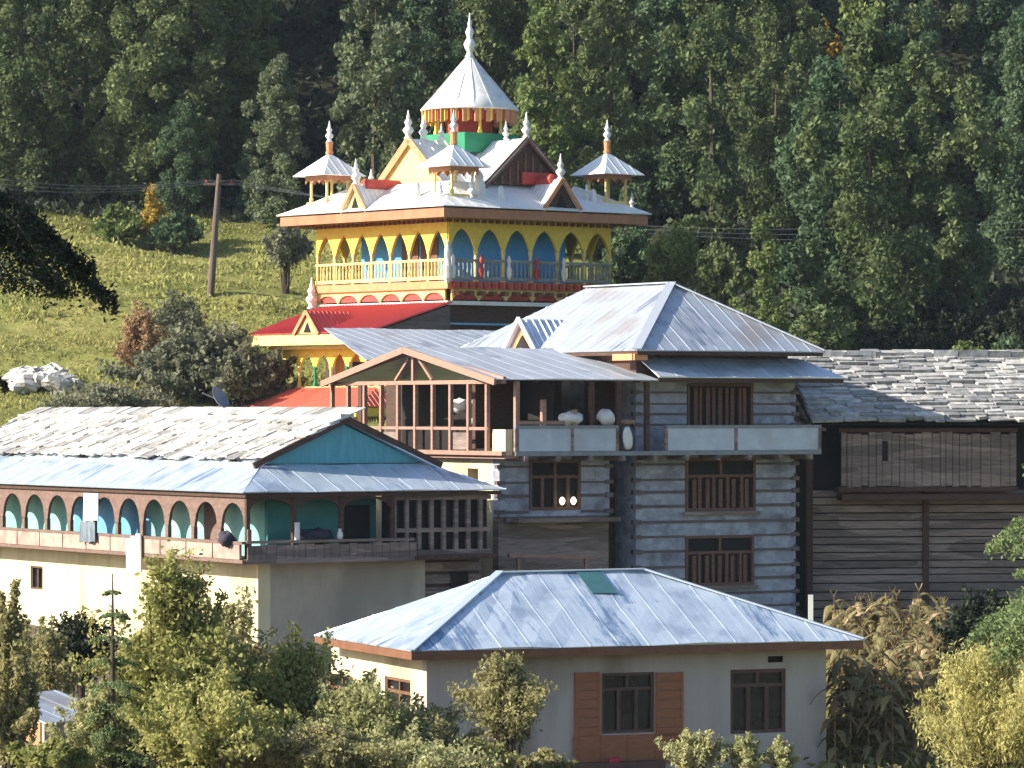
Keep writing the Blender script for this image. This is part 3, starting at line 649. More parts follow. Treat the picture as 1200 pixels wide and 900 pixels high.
# balcony on the shaded front
BZ0, BZ1 = 18.72, 19.45
P(G().box(XL, XR+.3, -.95, -.04, 18.6, 18.72), 'balcony_floor', 'timber', T)
g = G()
for a, b in ((XL+.12, -2.9), (-2.82, -1.3), (.55, 3.0), (3.12, XR+.25)): P(G().box(a, b, -.97, -.91, BZ0+.02, BZ1-.02), 'balcony_panel', 'blue_panel', T)
P(G().box(XL, -1.22, -1.0, -.88, BZ1-.02, BZ1+.07), 'balcony_rail', 'steel_grey', T); P(G().box(.48, XR+.3, -1.0, -.88, BZ1-.02, BZ1+.07), 'balcony_rail', 'steel_grey', T); P(G().box(XL, XR+.3, -1.0, -.9, 18.6, 18.73), 'balcony_edge', 'steel_grey', T)
g = G()
for a in (XL+.03, -2.86, -1.26, .5, 3.06, XR+.25): P(G().box(a-.05, a+.05, -.99, -.89, 18.73, BZ1-.02), 'balcony_post', 'timber_grey', T)
g = G()
for a in np.arange(XL+.3, XR+.3, 1.15): g.box(a-.06, a+.06, -1.1, -.04, 18.44, 18.6)
P(g, 'balcony_joist', 'timber_grey', T)
# open verandah posts of the left wing, front
for a, h in ((XL+.12, 20.85), (XL+1.05, 20.3), (XL+2.15, 20.0), (-2.1, 20.85), (-1.15, 20.85), (-.12, 20.85)):
    P(G().box(a-.07, a+.07, -.9, -.76, 18.72, h), 'verandah_post', 'timber_pink' if a < -2.5 else 'timber', T)
P(G().box(XL+.15, XL+1.8, -.86, -.8, 19.55, 19.66), 'verandah_rail', 'timber_pink', T)
# timber framed verandah on the lit side
yy = [0.1+k*1.13 for k in range(10)]
for k, y in enumerate(yy):
    P(G().box(XL-.42, XL-.30, y-.06, y+.06, 18.75, 20.82), 'verandah_post', 'timber_pink', T)
P(G().box(XL-.44, XL-.28, -.9, DB, 18.62, 18.75).box(XL-.4, XL-.32, 0, DB-.3, 19.38, 19.47).box(XL-.44, XL-.28, -.9, DB+.2, 20.78, 20.9), 'verandah_beam', 'timber_pink', T)
P(G().box(XL-.3, XL+.2, -.85, DB-.2, 18.52, 18.62), 'verandah_floor', 'timber_pink', T)
P(G().box(XL-.25, XL, -.8, 0, 18.62, 19.4), 'corner_panel', 'whitewash', T)
for k in (1, 5, 7): P(G().box(XL-.39, XL-.34, yy[k]+.1, yy[k]+.95, 18.78, 19.3), 'lower_board', 'timber_grey', T)
P(G().box(XL+2.0, XL+2.1, .2, DB-.3, 18.7, 20.9), 'inner_partition', 'dark', T)  # near-black partition stands in for the verandah's shaded depth
# low gable roof over the left wing: ridge runs away to the right
AG, BR, ZRG, ZEG, B0, B1 = -5.55, 4.75, 21.95, 20.92, -.95, 10.3
g = G().slope([(AG,B0,ZEG), (.35,B0,ZEG), (.35,BR,ZRG), (AG,BR,ZRG)], rib=.7, h=.01, wav=.02, seed=41).slope([(AG,B1,ZEG), (.35,B1,ZEG), (.35,BR,ZRG), (AG,BR,ZRG)], rib=.7, h=.01, wav=.02, seed=42)
P(g, 'porch_roof', 'steel', T)
P(G().bar((AG-.02,B0-.05,ZEG-.09), (AG-.02,BR,ZRG-.09), .08, .2).bar((AG-.02,B1+.05,ZEG-.09), (AG-.02,BR,ZRG-.09), .08, .2), 'barge_board', 'timber_pink', T)
g = G().bar((XL-.36,B0,20.93), (XL-.36,BR,21.82), .1, .12).bar((XL-.36,B1,20.93), (XL-.36,BR,21.82), .1, .12).bar((XL-.36,BR,20.9), (XL-.36,BR,21.8), .12, .12)
g.bar((XL-.36,BR-1.2,20.92), (XL-.36,BR-.3,21.6), .08, .08).bar((XL-.36,BR+1.2,20.92), (XL-.36,BR+.3,21.6), .08, .08)
P(g, 'gable_truss', 'timber_pink', T)
g = G()
for a in np.arange(AG+.6, 0, .9): g.bar((a,B0+.05,ZEG-.06), (a,BR,ZRG-.07), .06, .08)
P(g, 'rafter', 'timber', T)
# skirt roof and hipped upper roof of the right wing
SA0, SA1, SB0, SZ = -.3, XR+1.2, -1.05, 21.0
g = G().slope([(SA0+.5,SB0,SZ), (SA1,SB0,SZ), (SA1-.9,.35,21.62), (SA0+.6,.35,21.62)], rib=.7, h=.012, wav=.02, seed=51).slope([(SA1,SB0,SZ), (SA1,DB+.8,SZ), (SA1-.9,DB-.3,21.62), (SA1-.9,.35,21.62)], rib=.7, h=.012, wav=.02, seed=52)
P(g, 'skirt_roof', 'steel2', T)
P(G().box(SA0+.5, SA1-.06, SB0+.05, SB0+.12, SZ-.16, SZ-.035), 'skirt_fascia', 'timber', T)
P(G().box(.2, XR-.1, .3, DB-.3, 20.95, 21.75).box(-.25,.25,-.35,.3,21.5,21.75), 'attic_wall', 'timber', T)
P(G().box(-.32,.15,-.45,-.36,21.52,21.72).box(-.36,-.3,-.36,.8,21.52,21.72), 'attic_corner', 'orange', T)
UA0, UA1, UB0, UB1, UZ, UR = -.3, XR+.75, -.55, 11.6, 21.83, 24.02
mid = (UA0+UA1)/2; rb0, rb1 = UB0+3.55, 8.2
NE = [(UA0,UB0,UZ), (UA1,UB0,UZ), (UA1,UB1,UZ), (UA0,UB1,UZ)]; RD = [(mid,rb0,UR), (mid,rb1,UR)]
g = G().slope([NE[0], NE[1], RD[0]], rib=.5, h=.014, seed=61).slope([NE[0], NE[3], RD[1], RD[0]], rib=.5, h=.014, seed=62).slope([NE[1], NE[2], RD[1], RD[0]], rib=.5, h=.014, seed=63).slope([NE[2], NE[3], RD[1]], rib=.5, h=.014, seed=64)
ur = P(g, 'upper_roof', 'steel_old', T)
g = G()
for p, q in ((NE[0], RD[0]), (NE[1], RD[0]), (RD[0], RD[1])): g.bar(Vector(p)+Vector((0,0,.04)), Vector(q)+Vector((0,0,.05)), .3, .04)
P(g, 'ridge_cap', 'steel', ur)
P(G().box(UA0+.05, UA1-.05, UB0+.05, UB0+.1, UZ-.15, UZ-.035).box(UA0+.05, UA0+.1, UB0+.1, UB1, UZ-.15, UZ-.035), 'upper_fascia', 'timber', T)
# dormer facing the lit side
dy = fr.left(613, 400, UA0+.2)[0]
gd = gable_roof(LM(0), dy, UA0+.15, UA0+2.1, 22.92, 21.95, .95, 'steel2', 'dormer', 71, ov=.1, rib=.25)
P(G().prism([(UA0+.2,dy-.9,21.9), (UA0+.2,dy+.9,21.9), (UA0+.2,dy,22.82)], (.06,0,0)), 'dormer_gable', 'orange', gd)
P(G().prism([(UA0+.15,dy-.5,21.92), (UA0+.15,dy+.5,21.92), (UA0+.15,dy,22.4)], (.05,0,0)), 'dormer_opening', 'dark', gd)
g = G()
for sg in (-1, 1): g.bar((UA0+.02,dy+sg*1.05,21.9), (UA0+.02,dy,22.95), .05, .15)
P(g, 'barge_board', 'white', gd)
HOUSE = fr

# things kept on the verandah and balcony
def blob_mesh(rx, ry, rz, seed, rough=.18, n=14, m_=9):
    rnd = random.Random(seed); ph = [rnd.uniform(0, 6.3) for _ in range(6)]; g = G(); vs = []; fs = []
    for i in range(m_+1):
        th = math.pi*i/m_
        for k in range(n):
            t = 2*math.pi*k/n; r = 1+rough*(math.sin(3*t+ph[0])*math.sin(2*th+ph[1])+.6*math.sin(5*t+ph[2])*math.sin(4*th+ph[3]))
            vs.append((rx*r*math.sin(th)*math.cos(t), ry*r*math.sin(th)*math.sin(t), rz*(math.cos(th)*r+1)))
    for i in range(m_):
        for k in range(n): fs.append((i*n+k, i*n+(k+1)%n, (i+1)*n+(k+1)%n, (i+1)*n+k))
    g.add(vs, fs); return g
def put(fr, g, name, mat, a, b, z, label, cat, group=None, **kw):
    o = g.build(name, mat, loc=fr.at(a, b, z), **kw); o.rotation_euler = (0, 0, fr.phi); return tag(o, label, cat, group)
put(fr, blob_mesh(.42,.25,.2,1), 'cloth_bundle', 'cloth_white', XL+2.1, -.7, 19.53, 'long white cloth bundle on the verandah rail beside the pale post', 'bundle', smooth=True)
put(fr, blob_mesh(.3,.22,.24,2), 'cloth_bundle', 'cloth_white', XL+3.35, -.72, 19.53, 'rounded white cloth bundle left of the dark verandah corner', 'bundle', smooth=True)
put(fr, blob_mesh(.18,.05,.32,3), 'hanging_cloth', 'cloth_white', -.95, -1.06, 18.8, 'white cloth draped over the balcony front between two panels', 'cloth', smooth=True)
put(fr, blob_mesh(.34,.22,.09,5), 'cloth_bundle', 'timber_pink', XL+4.1, -.6, 19.53, 'flat reddish bundle at the right end of the verandah rail', 'bundle', smooth=True)
h = hl[0]
for k, (uu, w) in enumerate(((.60, 'left'), (.82, 'right'))):
    put(fr, G().lathe([(.02,.17),(.04,.16),(.085,.09),(.09,.04),(.06,-.04),(.02,-.07)], n=12), 'lamp', 'lamp', h[0]+(h[1]-h[0])*uu, -.14, h[2]+.22, f'{w} one of two small round white lamps in the lower left window', 'lamp', 'round lamps in the window', smooth=True)
bz = fr.left(448, 470, XL+.9)
for bb, zz, sc, lb in ((4.6, 19.9, .22, 'upper white bundle hanging inside the timber framed verandah'), (3.2, 20.0, .28, 'larger cream bundle hanging inside the timber framed verandah'), (3.3, 19.5, .16, 'small white bundle low inside the timber framed verandah')):
    put(fr, blob_mesh(.3, sc*1.6, sc, int(zz*10)), 'cloth_bundle', 'cloth_white', XL+1.2, bb, zz, lb, 'bundle', smooth=True)

# ------------------------------------------------------------------ left building with the teal gable
fr = Frame(285, 110, 12.3, 32)
T = fr.thing('arcaded_house', 'long cream house with stone slate roof, teal gable and arched verandah', 'house')
A1, BL, ZE, ZR = 8.75, 24.0, 17.66, 19.72
am = A1/2; bg_ = 1.9; sl_ = (ZR-ZE)/am
za = lambda a: ZE+sl_*a
ga0 = 1.62; gz = za(ga0)-.02
asp = 2.05
g = G().slope([(0,0,ZE), (0,BL,ZE), (asp,BL,za(asp)), (asp,bg_,za(asp)), (ga0,bg_,gz)], rib=.9, h=.015, seed=81)
P(g, 'lower_roof', 'steel2', T)
P(G().slope([(0,0,ZE), (A1,0,ZE), (A1-ga0,bg_,gz), (ga0,bg_,gz)], rib=.8, h=.012, wav=.02, seed=82), 'front_skirt_roof', 'steel2', T)
P(G().slope([(A1,0,ZE), (A1,BL,ZE), (am,BL,ZR-.03), (am,bg_,ZR-.03), (A1-ga0,bg_,gz)], rib=.5, seed=83), 'far_roof', 'steel2', T)
g = G().slates([(asp-.35,bg_-.2,za(asp-.35)+.05), (asp-.35,BL,za(asp-.35)+.05), (am,BL,ZR+.04), (am,bg_-.25,ZR+.04)], row=.48, seed=5)
P(g, 'slate_roof', 'slate_pale', T)
P(G().slope([(asp-.3,bg_,za(asp-.3)-.02), (asp-.3,BL,za(asp-.3)-.02), (am,BL,ZR-.03), (am,bg_,ZR-.03)], rib=50, h=0, seed=1), 'roof_deck', 'dark', T)
g = G(); rnd = random.Random(8); b = bg_-.2
while b < BL:
    l = rnd.uniform(.6, 1.1); g.box(am-.25, am+.2, b, b+l-.02, ZR+.0, ZR+.11+rnd.uniform(0,.04)); b += l
P(g, 'ridge_stone', 'slate_pale', T)
P(G().prism([(ga0+.1,bg_+.05,gz+.02), (A1-ga0-.1,bg_+.05,gz+.02), (am,bg_+.05,ZR-.16)], (0,.1,0)), 'gable', 'teal_gable', T)
P(G().bar((ga0-.35,bg_-.16,gz-.02), (am,bg_-.16,ZR), .1, .17).bar((A1-ga0+.45,bg_-.16,gz-.06), (am,bg_-.16,ZR), .1, .17), 'barge_board', 'timber', T)
P(G().box(.12, A1-.1, .1, .2, ZE-.16, ZE-.05).box(.12, .22, .2, BL, ZE-.16, ZE-.05), 'eave_beam', 'timber', T)
P(G().box(.25, A1-.2, .25, BL, ZE-.12, ZE-.06), 'verandah_ceiling', 'timber', T)
# lower storey
LW0, LB0, LW1, FL = .85, .7, 6.4, 15.62
wins = []
for px in (42,): 
    b0, z1 = fr.left(px+8, 664, LW0); b1, z0 = fr.left(px-6, 690, LW0); wins.append((b0, b1, z0, z1))
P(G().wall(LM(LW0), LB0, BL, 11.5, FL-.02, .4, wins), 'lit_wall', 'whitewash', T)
P(G().wall(FM(LB0), LW0+.4, LW1, 11.5, FL-.02, .4).box(LW1-.4, LW1, LB0+.4, 12, 11.5, FL-.02), 'shaded_wall', 'plaster_shade', T)
for h in wins: window(fr, T, LM(LW0), *h, n=2, transom=0)
P(G().box(LW1+.02, A1-.3, LB0+.3, LB0+.5, 11.5, FL-.02), 'store_wall', 'timber', T)
g = G()
for z in np.arange(12, 15.4, .36): g.box(LW1+.02, A1-.3, LB0+.22, LB0+.3, z, z+.26)
P(g, 'store_log', 'timber_grey', T)
P(G().box(LW1+1.0, LW1+1.6, LB0+.18, LB0+.24, 13.4, 15.2), 'store_door', 'dark', T)
# verandah floor, rails
P(G().box(.1, A1-.3, .1, LB0+2.5, FL, FL+.14).box(.1, LW0+2.5, LB0+2.5, BL, FL, FL+.14), 'verandah_floor', 'timber', T)
g = G(); g2 = G()
b = .2
while b < BL-1: g.box(-.02, .06, b, b+1.6, FL+.13, FL+.55); b += 1.66
P(g, 'rail_panel', 'rail_pale', T)
P(G().box(-.04, .1, .0, BL, FL+.56, FL+.64).box(-.03, .1, .0, BL, FL+.02, FL+.12), 'rail_beam', 'timber_rose', T)
P(G().box(.1, 5.6, -.04, .08, FL+.58, FL+.66).box(.1, 5.6, -.03, .08, FL+.0, FL+.13), 'front_rail', 'timber_grey', T)
g = G(); rnd = random.Random(4); a = .15
while a < 5.5: w = rnd.uniform(.16, .34); g.box(a, a+w-.015, .0, .05, FL+.13, FL+.56+rnd.uniform(-.05, .0)); a += w
P(g, 'rail_board', 'timber_grey', T)
# arcade on the lit side
PITCH = 1.66; us = []; zb = []; ZS, ZT = FL+.98, ZE-.32
for k in range(14):
    for t in np.linspace(0, 1, 17):
        us.append(.18+(k+t*.9995)*PITCH); dd = abs(2*t-1)/.86
        zb.append(ZS-.02 if dd >= 1 else ZS+(ZT-ZS)*math.sqrt(1-dd*dd))
P(G().profile(LM(.2), us, zb, ZE-.17, 0, .09), 'arcade', 'timber_rose', T)
for k in range(15):
    b = .18+k*PITCH; P(G().box(.2, .32, b-.09, b+.09, FL+.14, ZS), 'arcade_post', 'timber_rose', T)
# back walls of the verandah
P(G().box(1.4, 1.55, 1.32, 8.6, FL+.14, ZE-.13), 'verandah_back_wall', 'teal_lit', T); P(G().box(1.4, 1.55, 13.9, BL, FL+.14, ZE-.13), 'verandah_back_wall', 'teal_lit', T)
P(G().box(1.4, 1.55, 8.6, 13.9, FL+.14, ZE-.13), 'blue_back_wall', 'sky_blue', T)
P(G().box(1.35, 1.4, 4.1, 5.0, FL+.14, FL+1.65), 'door', 'timber_rose', T)
P(G().box(1.4, 5.0, 1.15, 1.3, FL+.14, ZE-.13), 'front_back_wall', 'teal', T)
g = G()
for a in (.25, 1.75, 3.3, 5.0): P(G().box(a-.06, a+.06, .16, .28, FL+.14, ZE-.15), 'front_post', 'timber', T)
us = []; zb = []
for k, (p0, p1) in enumerate(((.25, 1.75), (1.75, 3.3), (3.3, 5.0))):
    for t in np.linspace(0, 1, 11): us.append(p0+(p1-p0)*t*.999); zb.append(ZE-.62+.4*math.sqrt(max(0, 1-(2*t-1)**2)))
P(G().profile(FM(.18), us, zb, ZE-.17, 0, .08), 'front_arcade', 'timber', T)
P(G().box(3.9, 4.75, 1.09, 1.15, FL+.14, FL+1.6), 'front_door', 'dark', T)
# timber lattice room at the right end of the front
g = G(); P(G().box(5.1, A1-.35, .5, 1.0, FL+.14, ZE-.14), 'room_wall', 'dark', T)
for a in np.arange(5.15, A1-.3, .42): g.box(a-.06, a+.06, .32, .44, FL+.14, ZE-.15)
g.box(5.1, A1-.3, .34, .46, FL+.14, FL+.28).box(5.1, A1-.3, .34, .46, FL+.8, FL+.92).box(5.1, A1-.3, .34, .46, ZE-.3, ZE-.17)
P(g, 'lattice', 'timber_grey', T)
for px, mt, lb, wd, z0, z1 in ((108, 'cloth_white', 'white cloth panel hanging in an arch of the left verandah', .95, FL+1.0, ZE-.2), (104, 'cloth_grey', 'grey blue cloth hung over the left verandah rail', 1.0, FL+.35, FL+.98)):
    b = fr.left(px, 600, -.1)[0]; g = G(); us = np.linspace(-wd/2, wd/2, 13); vs = []
    for k, u in enumerate(us): w_ = .05*math.sin(k*1.4); vs += [(w_, u, .03*math.sin(k*.9)), (w_+.02, u, .03*math.sin(k*.9)), (w_*.4, u, z1-z0), (w_*.4+.02, u, z1-z0)]
    g.add(vs, [f for k in range(12) for f in ((4*k,4*k+4,4*k+6,4*k+2), (4*k+1,4*k+3,4*k+7,4*k+5), (4*k,4*k+1,4*k+5,4*k+4), (4*k+2,4*k+6,4*k+7,4*k+3))]+[(0,2,3,1), (48,49,51,50)])
    put(fr, g, 'hanging_cloth', mt, -.14, b, z0, lb, 'cloth')
b = fr.left(156, 640, -.15)[0]
g = G()
for k in range(3): g.bar((0, k*.32-.32, 0), (0, k*.32-.3, 1.15-.08*k), .05, .30)
put(fr, g, 'hanging_cloth', 'cloth_white', -.12, b, FL-.45, 'long white sheets hanging side by side over the verandah rail', 'cloth')
put(fr, blob_mesh(.55,.3,.2,9,.3), 'cloth_heap', 'cloth_dark', 2.6, .35, FL+.55, 'dark heap of cloth on the shaded front verandah rail', 'cloth', smooth=True)
put(fr, G().lathe([(.07,0),(.09,.1),(.07,.2),(.04,.24),(.05,.3)], n=10), 'jug', 'cloth_white', 3.15, .02, FL+.66, 'small white jug on the shaded front verandah rail', 'jug', smooth=True)
put(fr, G().lathe([(.07,0),(.08,.02),(.075,.45),(.09,.5)], n=10), 'churn', 'cloth_white', 1.75, .02, FL+.66, 'tall white cylinder standing before the first front verandah post', 'container')
put(fr, blob_mesh(.2,.3,.2,12,.3), 'cloth_heap', 'cloth_dark', -.1, .85, FL+.5, 'dark bundle on the lit verandah rail near the house corner', 'bundle', smooth=True)
# satellite dish behind the ridge
p = fr.left(252, 488, am+.35); p0 = fr.at(am+.5, p[0], ZR-.15)
D = empty('satellite_dish', p0, 'grey satellite dish on a short mast above the slate roof ridge', 'satellite dish')
G().tube([(0,0,-.2), (0,0,.55)], .035, 8).build('mast', 'steel_grey', D)
g = G(); g.lathe([(.02,.0),(.2,.025),(.36,.08),(.46,.15),(.47,.155),(.45,.16),(.34,.1),(.18,.05),(.02,.03)], n=24); o = g.build('dish', 'steel_grey', D, smooth=True); o.location = (-.05,0,.75); o.rotation_euler = (R(40), R(50), R(20)); o.scale = (.85,)*3
G().tube([(-.05,0,.75), (-.5,-.3,.95)], .02, 6).build('feed_arm', 'steel_grey', D)

# ------------------------------------------------------------------ foreground house
fr = Frame(500, 90, 10.4, 22)
T = fr.thing('plastered_house', 'low grey plastered house with hipped blue white metal roof and brown shutters', 'house')
H = fr.front(968, 770)[0]; WD = fr.left(388, 772)[0]
wf1 = pxf(705, 789, 767, 858); wf2 = pxf(856, 785, 921, 858); w3 = pxf(600, 842, 622, 866); vent = pxf(900, 769, 918, 776)
def pxl(x0, y0, x1, y1, a=0.0):
    b1, z1 = fr.left(x0, y0, a); b0, z0 = fr.left(x1, y1, a); return (b0, b1, z0, z1)
wl1 = pxl(451, 792, 481, 852); wl2 = pxl(384, 788, 414, 850)
ZE = 14.47; ZW = ZE-.12
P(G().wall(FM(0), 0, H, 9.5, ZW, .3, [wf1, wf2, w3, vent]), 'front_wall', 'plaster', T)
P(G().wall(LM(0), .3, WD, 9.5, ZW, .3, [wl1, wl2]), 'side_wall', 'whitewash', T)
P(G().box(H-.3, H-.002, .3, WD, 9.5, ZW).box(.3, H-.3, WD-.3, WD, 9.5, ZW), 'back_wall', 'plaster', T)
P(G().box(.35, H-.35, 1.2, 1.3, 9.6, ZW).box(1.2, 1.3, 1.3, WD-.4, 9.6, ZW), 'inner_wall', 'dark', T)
window(fr, T, FM(0), *wf1, n=3, transom=.27, w=.075)
window(fr, T, FM(0), *wf2, n=3, transom=.25, w=.085)
window(fr, T, FM(0), *w3, n=1, transom=0, w=.03)
for h in (wl1, wl2):
    f = window(fr, T, LM(0), *h, n=2, transom=.3, w=.07, mat='brown')
P(G().mbox(FM(0), vent[0], vent[1], .05, .15, vent[2], vent[3]), 'vent', 'dark', T)
# shutters and lower panel
for x0, x1 in ((673, 703), (768, 800)):
    q = pxf(x0, 788, x1, 862); g = G(); n = 7
    g.box(q[0], q[0]+.07, -.05, -.01, q[2], q[3]).box(q[1]-.07, q[1], -.05, -.01, q[2], q[3])
    for k in range(n):
        z = q[2]+(q[3]-q[2])*k/n; g.box(q[0]+.07, q[1]-.07, -.04-.004*(k % 2), -.012, z+.01, z+(q[3]-q[2])/n-.005)
    P(g, 'shutter', 'shutter', T)
q = pxf(673, 863, 800, 893); g = G().box(q[0], q[1], -.04, -.01, q[2], q[3])
for k in range(5): a = q[0]+(q[1]-q[0])*k/4; g.box(a-.04, a+.04, -.06, -.04, q[2], q[3])
P(g, 'wood_panel', 'shutter', T)
q = pxf(660, 894, 772, 903); P(G().box(q[0], q[1], -.4, -.02, q[2]-.1, q[3]), 'ledge', 'frame', T)
E = (-.62, H+.72, -.62, fr.left(376, 757, -.62)[0]+.5); bm_ = (E[2]+E[3])/2; hip = bm_-E[2]
rz = 16.06; r0 = (E[0]+3.55, bm_, rz); r1 = (E[1]-4.3, bm_, rz)
c = [(E[0],E[2],ZE), (E[1],E[2],ZE), (E[1],E[3],ZE), (E[0],E[3],ZE)]
g = G().slope([c[0], c[1], r1, r0], rib=.75, h=.008, wav=.03, seed=91).slope([c[0], c[3], r0], rib=.75, h=.008, wav=.03, seed=92).slope([c[1], c[2], r1], rib=.75, h=.012, seed=93).slope([c[2], c[3], r0, r1], rib=.75, h=.012, seed=94)
rf = P(g, 'roof', 'steel2', T)
g = G()
for p, q in ((c[0], r0), (c[1], r1), (r0, r1)): g.bar(Vector(p)+Vector((0,0,.03)), Vector(q)+Vector((0,0,.05)), .2, .03)
P(g, 'ridge_cap', 'steel2', rf)
def onroof(px, py):
    r = fr.ray(px, py); nn = (Vector(c[1])-Vector(c[0])).cross(Vector(r0)-Vector(c[0])).normalized()
    wn_ = fr.u*nn.x+fr.v*nn.y+Vector((0,0,nn.z)); p0 = fr.at(c[0][0], c[0][1], ZE); cc = Vector((0,0,CZ)); t = (p0-cc).dot(wn_)/r.dot(wn_); p = cc+r*t
    return Vector(((p-fr.O).dot(fr.u), (p-fr.O).dot(fr.v), p.z))+nn*.035
pt = [onroof(*q) for q in ((694, 697), (724, 697), (704, 671), (674, 671))]
P(G().prism(pt, (0,0,.015)), 'roof_patch', 'patch', rf)
P(G().box(E[0]+.02, E[1]-.02, E[2]+.02, E[2]+.07, ZE-.22, ZE-.035).box(E[0]+.02, E[0]+.07, E[2]+.07, E[3], ZE-.22, ZE-.035).box(E[1]-.07, E[1]-.02, E[2]+.07, E[3], ZE-.22, ZE-.035), 'fascia', 'brown', T)
P(G().box(E[0]+.1, E[1]-.1, E[2]+.1, E[3]-.1, ZE-.115, ZE-.07), 'soffit', 'brown', T)
q = fr.front(721, 896, -.25)
put(fr, blob_mesh(.13,.1,.1,6), 'cloth_bundle', 'cloth_red', q[0], -.25, q[1]-.02, 'small bright red bundle on the ledge below the shuttered window', 'bundle', smooth=True)
# ------------------------------------------------------------------ small shed bottom left
fr = Frame(52, 84, 10.2, 50)
T = fr.thing('hut', 'tiny hut with blue grey metal roof among shrubs at the lower left', 'hut')
zt = CZ-(846-HZ)/F*84
P(G().box(0, 1.7, 0, 1.5, 10.2, zt).box(.2,.5,-.02,.0,11,zt-.4), 'wall', 'plaster', T)
P(G().box(-.03, 0, .1, 1.4, 12.4, zt-.02), 'painted_panel', 'orange', T)
P(G().slope([(-.2,-.25,zt), (2.0,-.25,zt), (2.0,1.7,zt+.5), (-.2,1.7,zt+.5)], rib=.7, h=.012, seed=97), 'roof', 'steel_old', T)
# ------------------------------------------------------------------ old slate roofed house on the right
fr = Frame(945, 124.5, 13.0, 9)
T = fr.thing('slate_house', 'old dark timber house with sagging stone slate roof beside the stone house', 'house')
XO = 14.0; ZE2 = 19.58; ZR2 = 21.75
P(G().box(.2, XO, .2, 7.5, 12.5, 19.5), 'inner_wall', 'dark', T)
g = G(); rnd = random.Random(6); z = 12.6
while z < 17.4:
    hh = rnd.uniform(.2, .3); g.box(.1, 3.85, .05-rnd.uniform(0,.03), .2, z, z+hh-.04); g.box(4.0, XO, .05-rnd.uniform(0,.03), .2, z, z+hh-.04); z += hh
P(g, 'log_wall', 'timber_grey', T)
P(G().box(3.83, 4.02, -.08, .2, 12.6, 17.4), 'wall_post', 'timber', T); P(G().box(.0, .2, -.06, .2, 12.6, 19.5), 'corner_post', 'timber', T)
g = G(); a = 1.0
while a < 6.6:
    w = rnd.uniform(.16, .34); g.box(a, a+w-.02, -.62-rnd.uniform(0,.04), -.55, 17.55+rnd.uniform(-.04,.02), 19.25+rnd.uniform(-.06,.05)); a += w
P(g, 'balcony_board', 'timber_grey', T)
P(G().box(.9, 6.8, -.66, .1, 17.38, 17.52).box(.9, 6.8, -.66, -.58, 19.28, 19.4), 'balcony_beam', 'timber', T)
for a in (2.1, 5.6): P(G().box(a, a+.42, -.64, -.6, 18.35, 19.0), 'balcony_opening', 'dark', T)
P(G().box(1.0,XO,-.7,.0,17.1,17.3), 'floor_beam', 'timber', T)
g = G().slates([(-.1,-1.0,ZE2), (XO,-1.0,ZE2), (XO,4.0,ZR2), (.25,4.0,ZR2)], row=.3, wid=(.3,1.1), th=.08, seed=15)
P(g, 'slate_roof', 'slate_dark', T)
P(G().slope([(-.05,-.98,ZE2-.04), (XO,-.98,ZE2-.04), (XO,4.0,ZR2-.04), (.25,4.0,ZR2-.04)], rib=50, h=0).slope([(0,8.6,ZE2), (XO,8.6,ZE2), (XO,4.0,ZR2-.02), (.25,4.0,ZR2-.02)], rib=50, h=0), 'roof_deck', 'dark', T)
g = G(); a = .2
while a < XO: w = rnd.uniform(.5,1.1); g.box(a, a+w-.03, 3.7, 4.3, ZR2+.0, ZR2+.12+rnd.uniform(0,.12)); a += w
P(g, 'ridge_stone', 'slate_dark', T)
P(G().bar((-.15,-1.0,ZE2-.12),(-.15,4.0,ZR2-.1),.1,.15).bar((-1.2,-.3,19.9),(.5,-.6,19.35),.08,.1), 'barge_board', 'timber_grey', T)
zz = ground_z(W(950,720,112).x, 112)
o = G().box(-.07,.07,-.03,.03,0,CZ-(697-HZ)/F*112-zz).build('marker_post', 'white', loc=(W(950,720,112).x, 112, zz)); tag(o, 'slim white post standing at the corner behind the plastered roof', 'post')

# ------------------------------------------------------------------ vegetation
def leaf_quads(centers, size, rng, flat=0.0, aspect=1.9, droop=None):
    """one small folded leaf per centre: returns verts, faces"""
    n = len(centers); d = rng.normal(size=(n, 3))
    if droop is not None: d = d*.55+droop
    d /= np.linalg.norm(d, axis=1)[:, None]; e = rng.normal(size=(n, 3)); e[:, 2] *= (1-flat); e -= d*(e*d).sum(1)[:, None]; e /= np.linalg.norm(e, axis=1)[:, None]
    s = size*rng.uniform(.6, 1.35, n)[:, None]; L = d*s*aspect/2; Wd = e*s/2; nrm = np.cross(d, e)*s*.18
    v = np.stack([centers-L, centers+Wd+nrm, centers+L, centers-Wd+nrm], 1).reshape(-1, 3)
    return v, n
def leaves_object(name, mat, v, n, parent=None, loc=None):
    me = bpy.data.meshes.new(name); me.vertices.add(4*n); me.vertices.foreach_set('co', v.astype('f').ravel())
    me.loops.add(4*n); me.loops.foreach_set('vertex_index', np.arange(4*n, dtype='i'))
    me.polygons.add(n); me.polygons.foreach_set('loop_start', np.arange(0, 4*n, 4, dtype='i')); me.update(calc_edges=True); me.validate()
    me.materials.append(M[mat]); o = bpy.data.objects.new(name, me); col.objects.link(o)
    if parent: o.parent = parent
    if loc: o.location = loc
    return o
def clump_points(rng, clumps, per):
    out = []
    for (c, r, f) in clumps:
        k = max(8, int(per*f)); p = rng.normal(size=(k, 3)); p /= np.linalg.norm(p, axis=1)[:, None]; p *= (rng.uniform(.12, 1, k)**.45)[:, None]; out.append(p*np.array(r)+np.array(c))
    return np.concatenate(out)
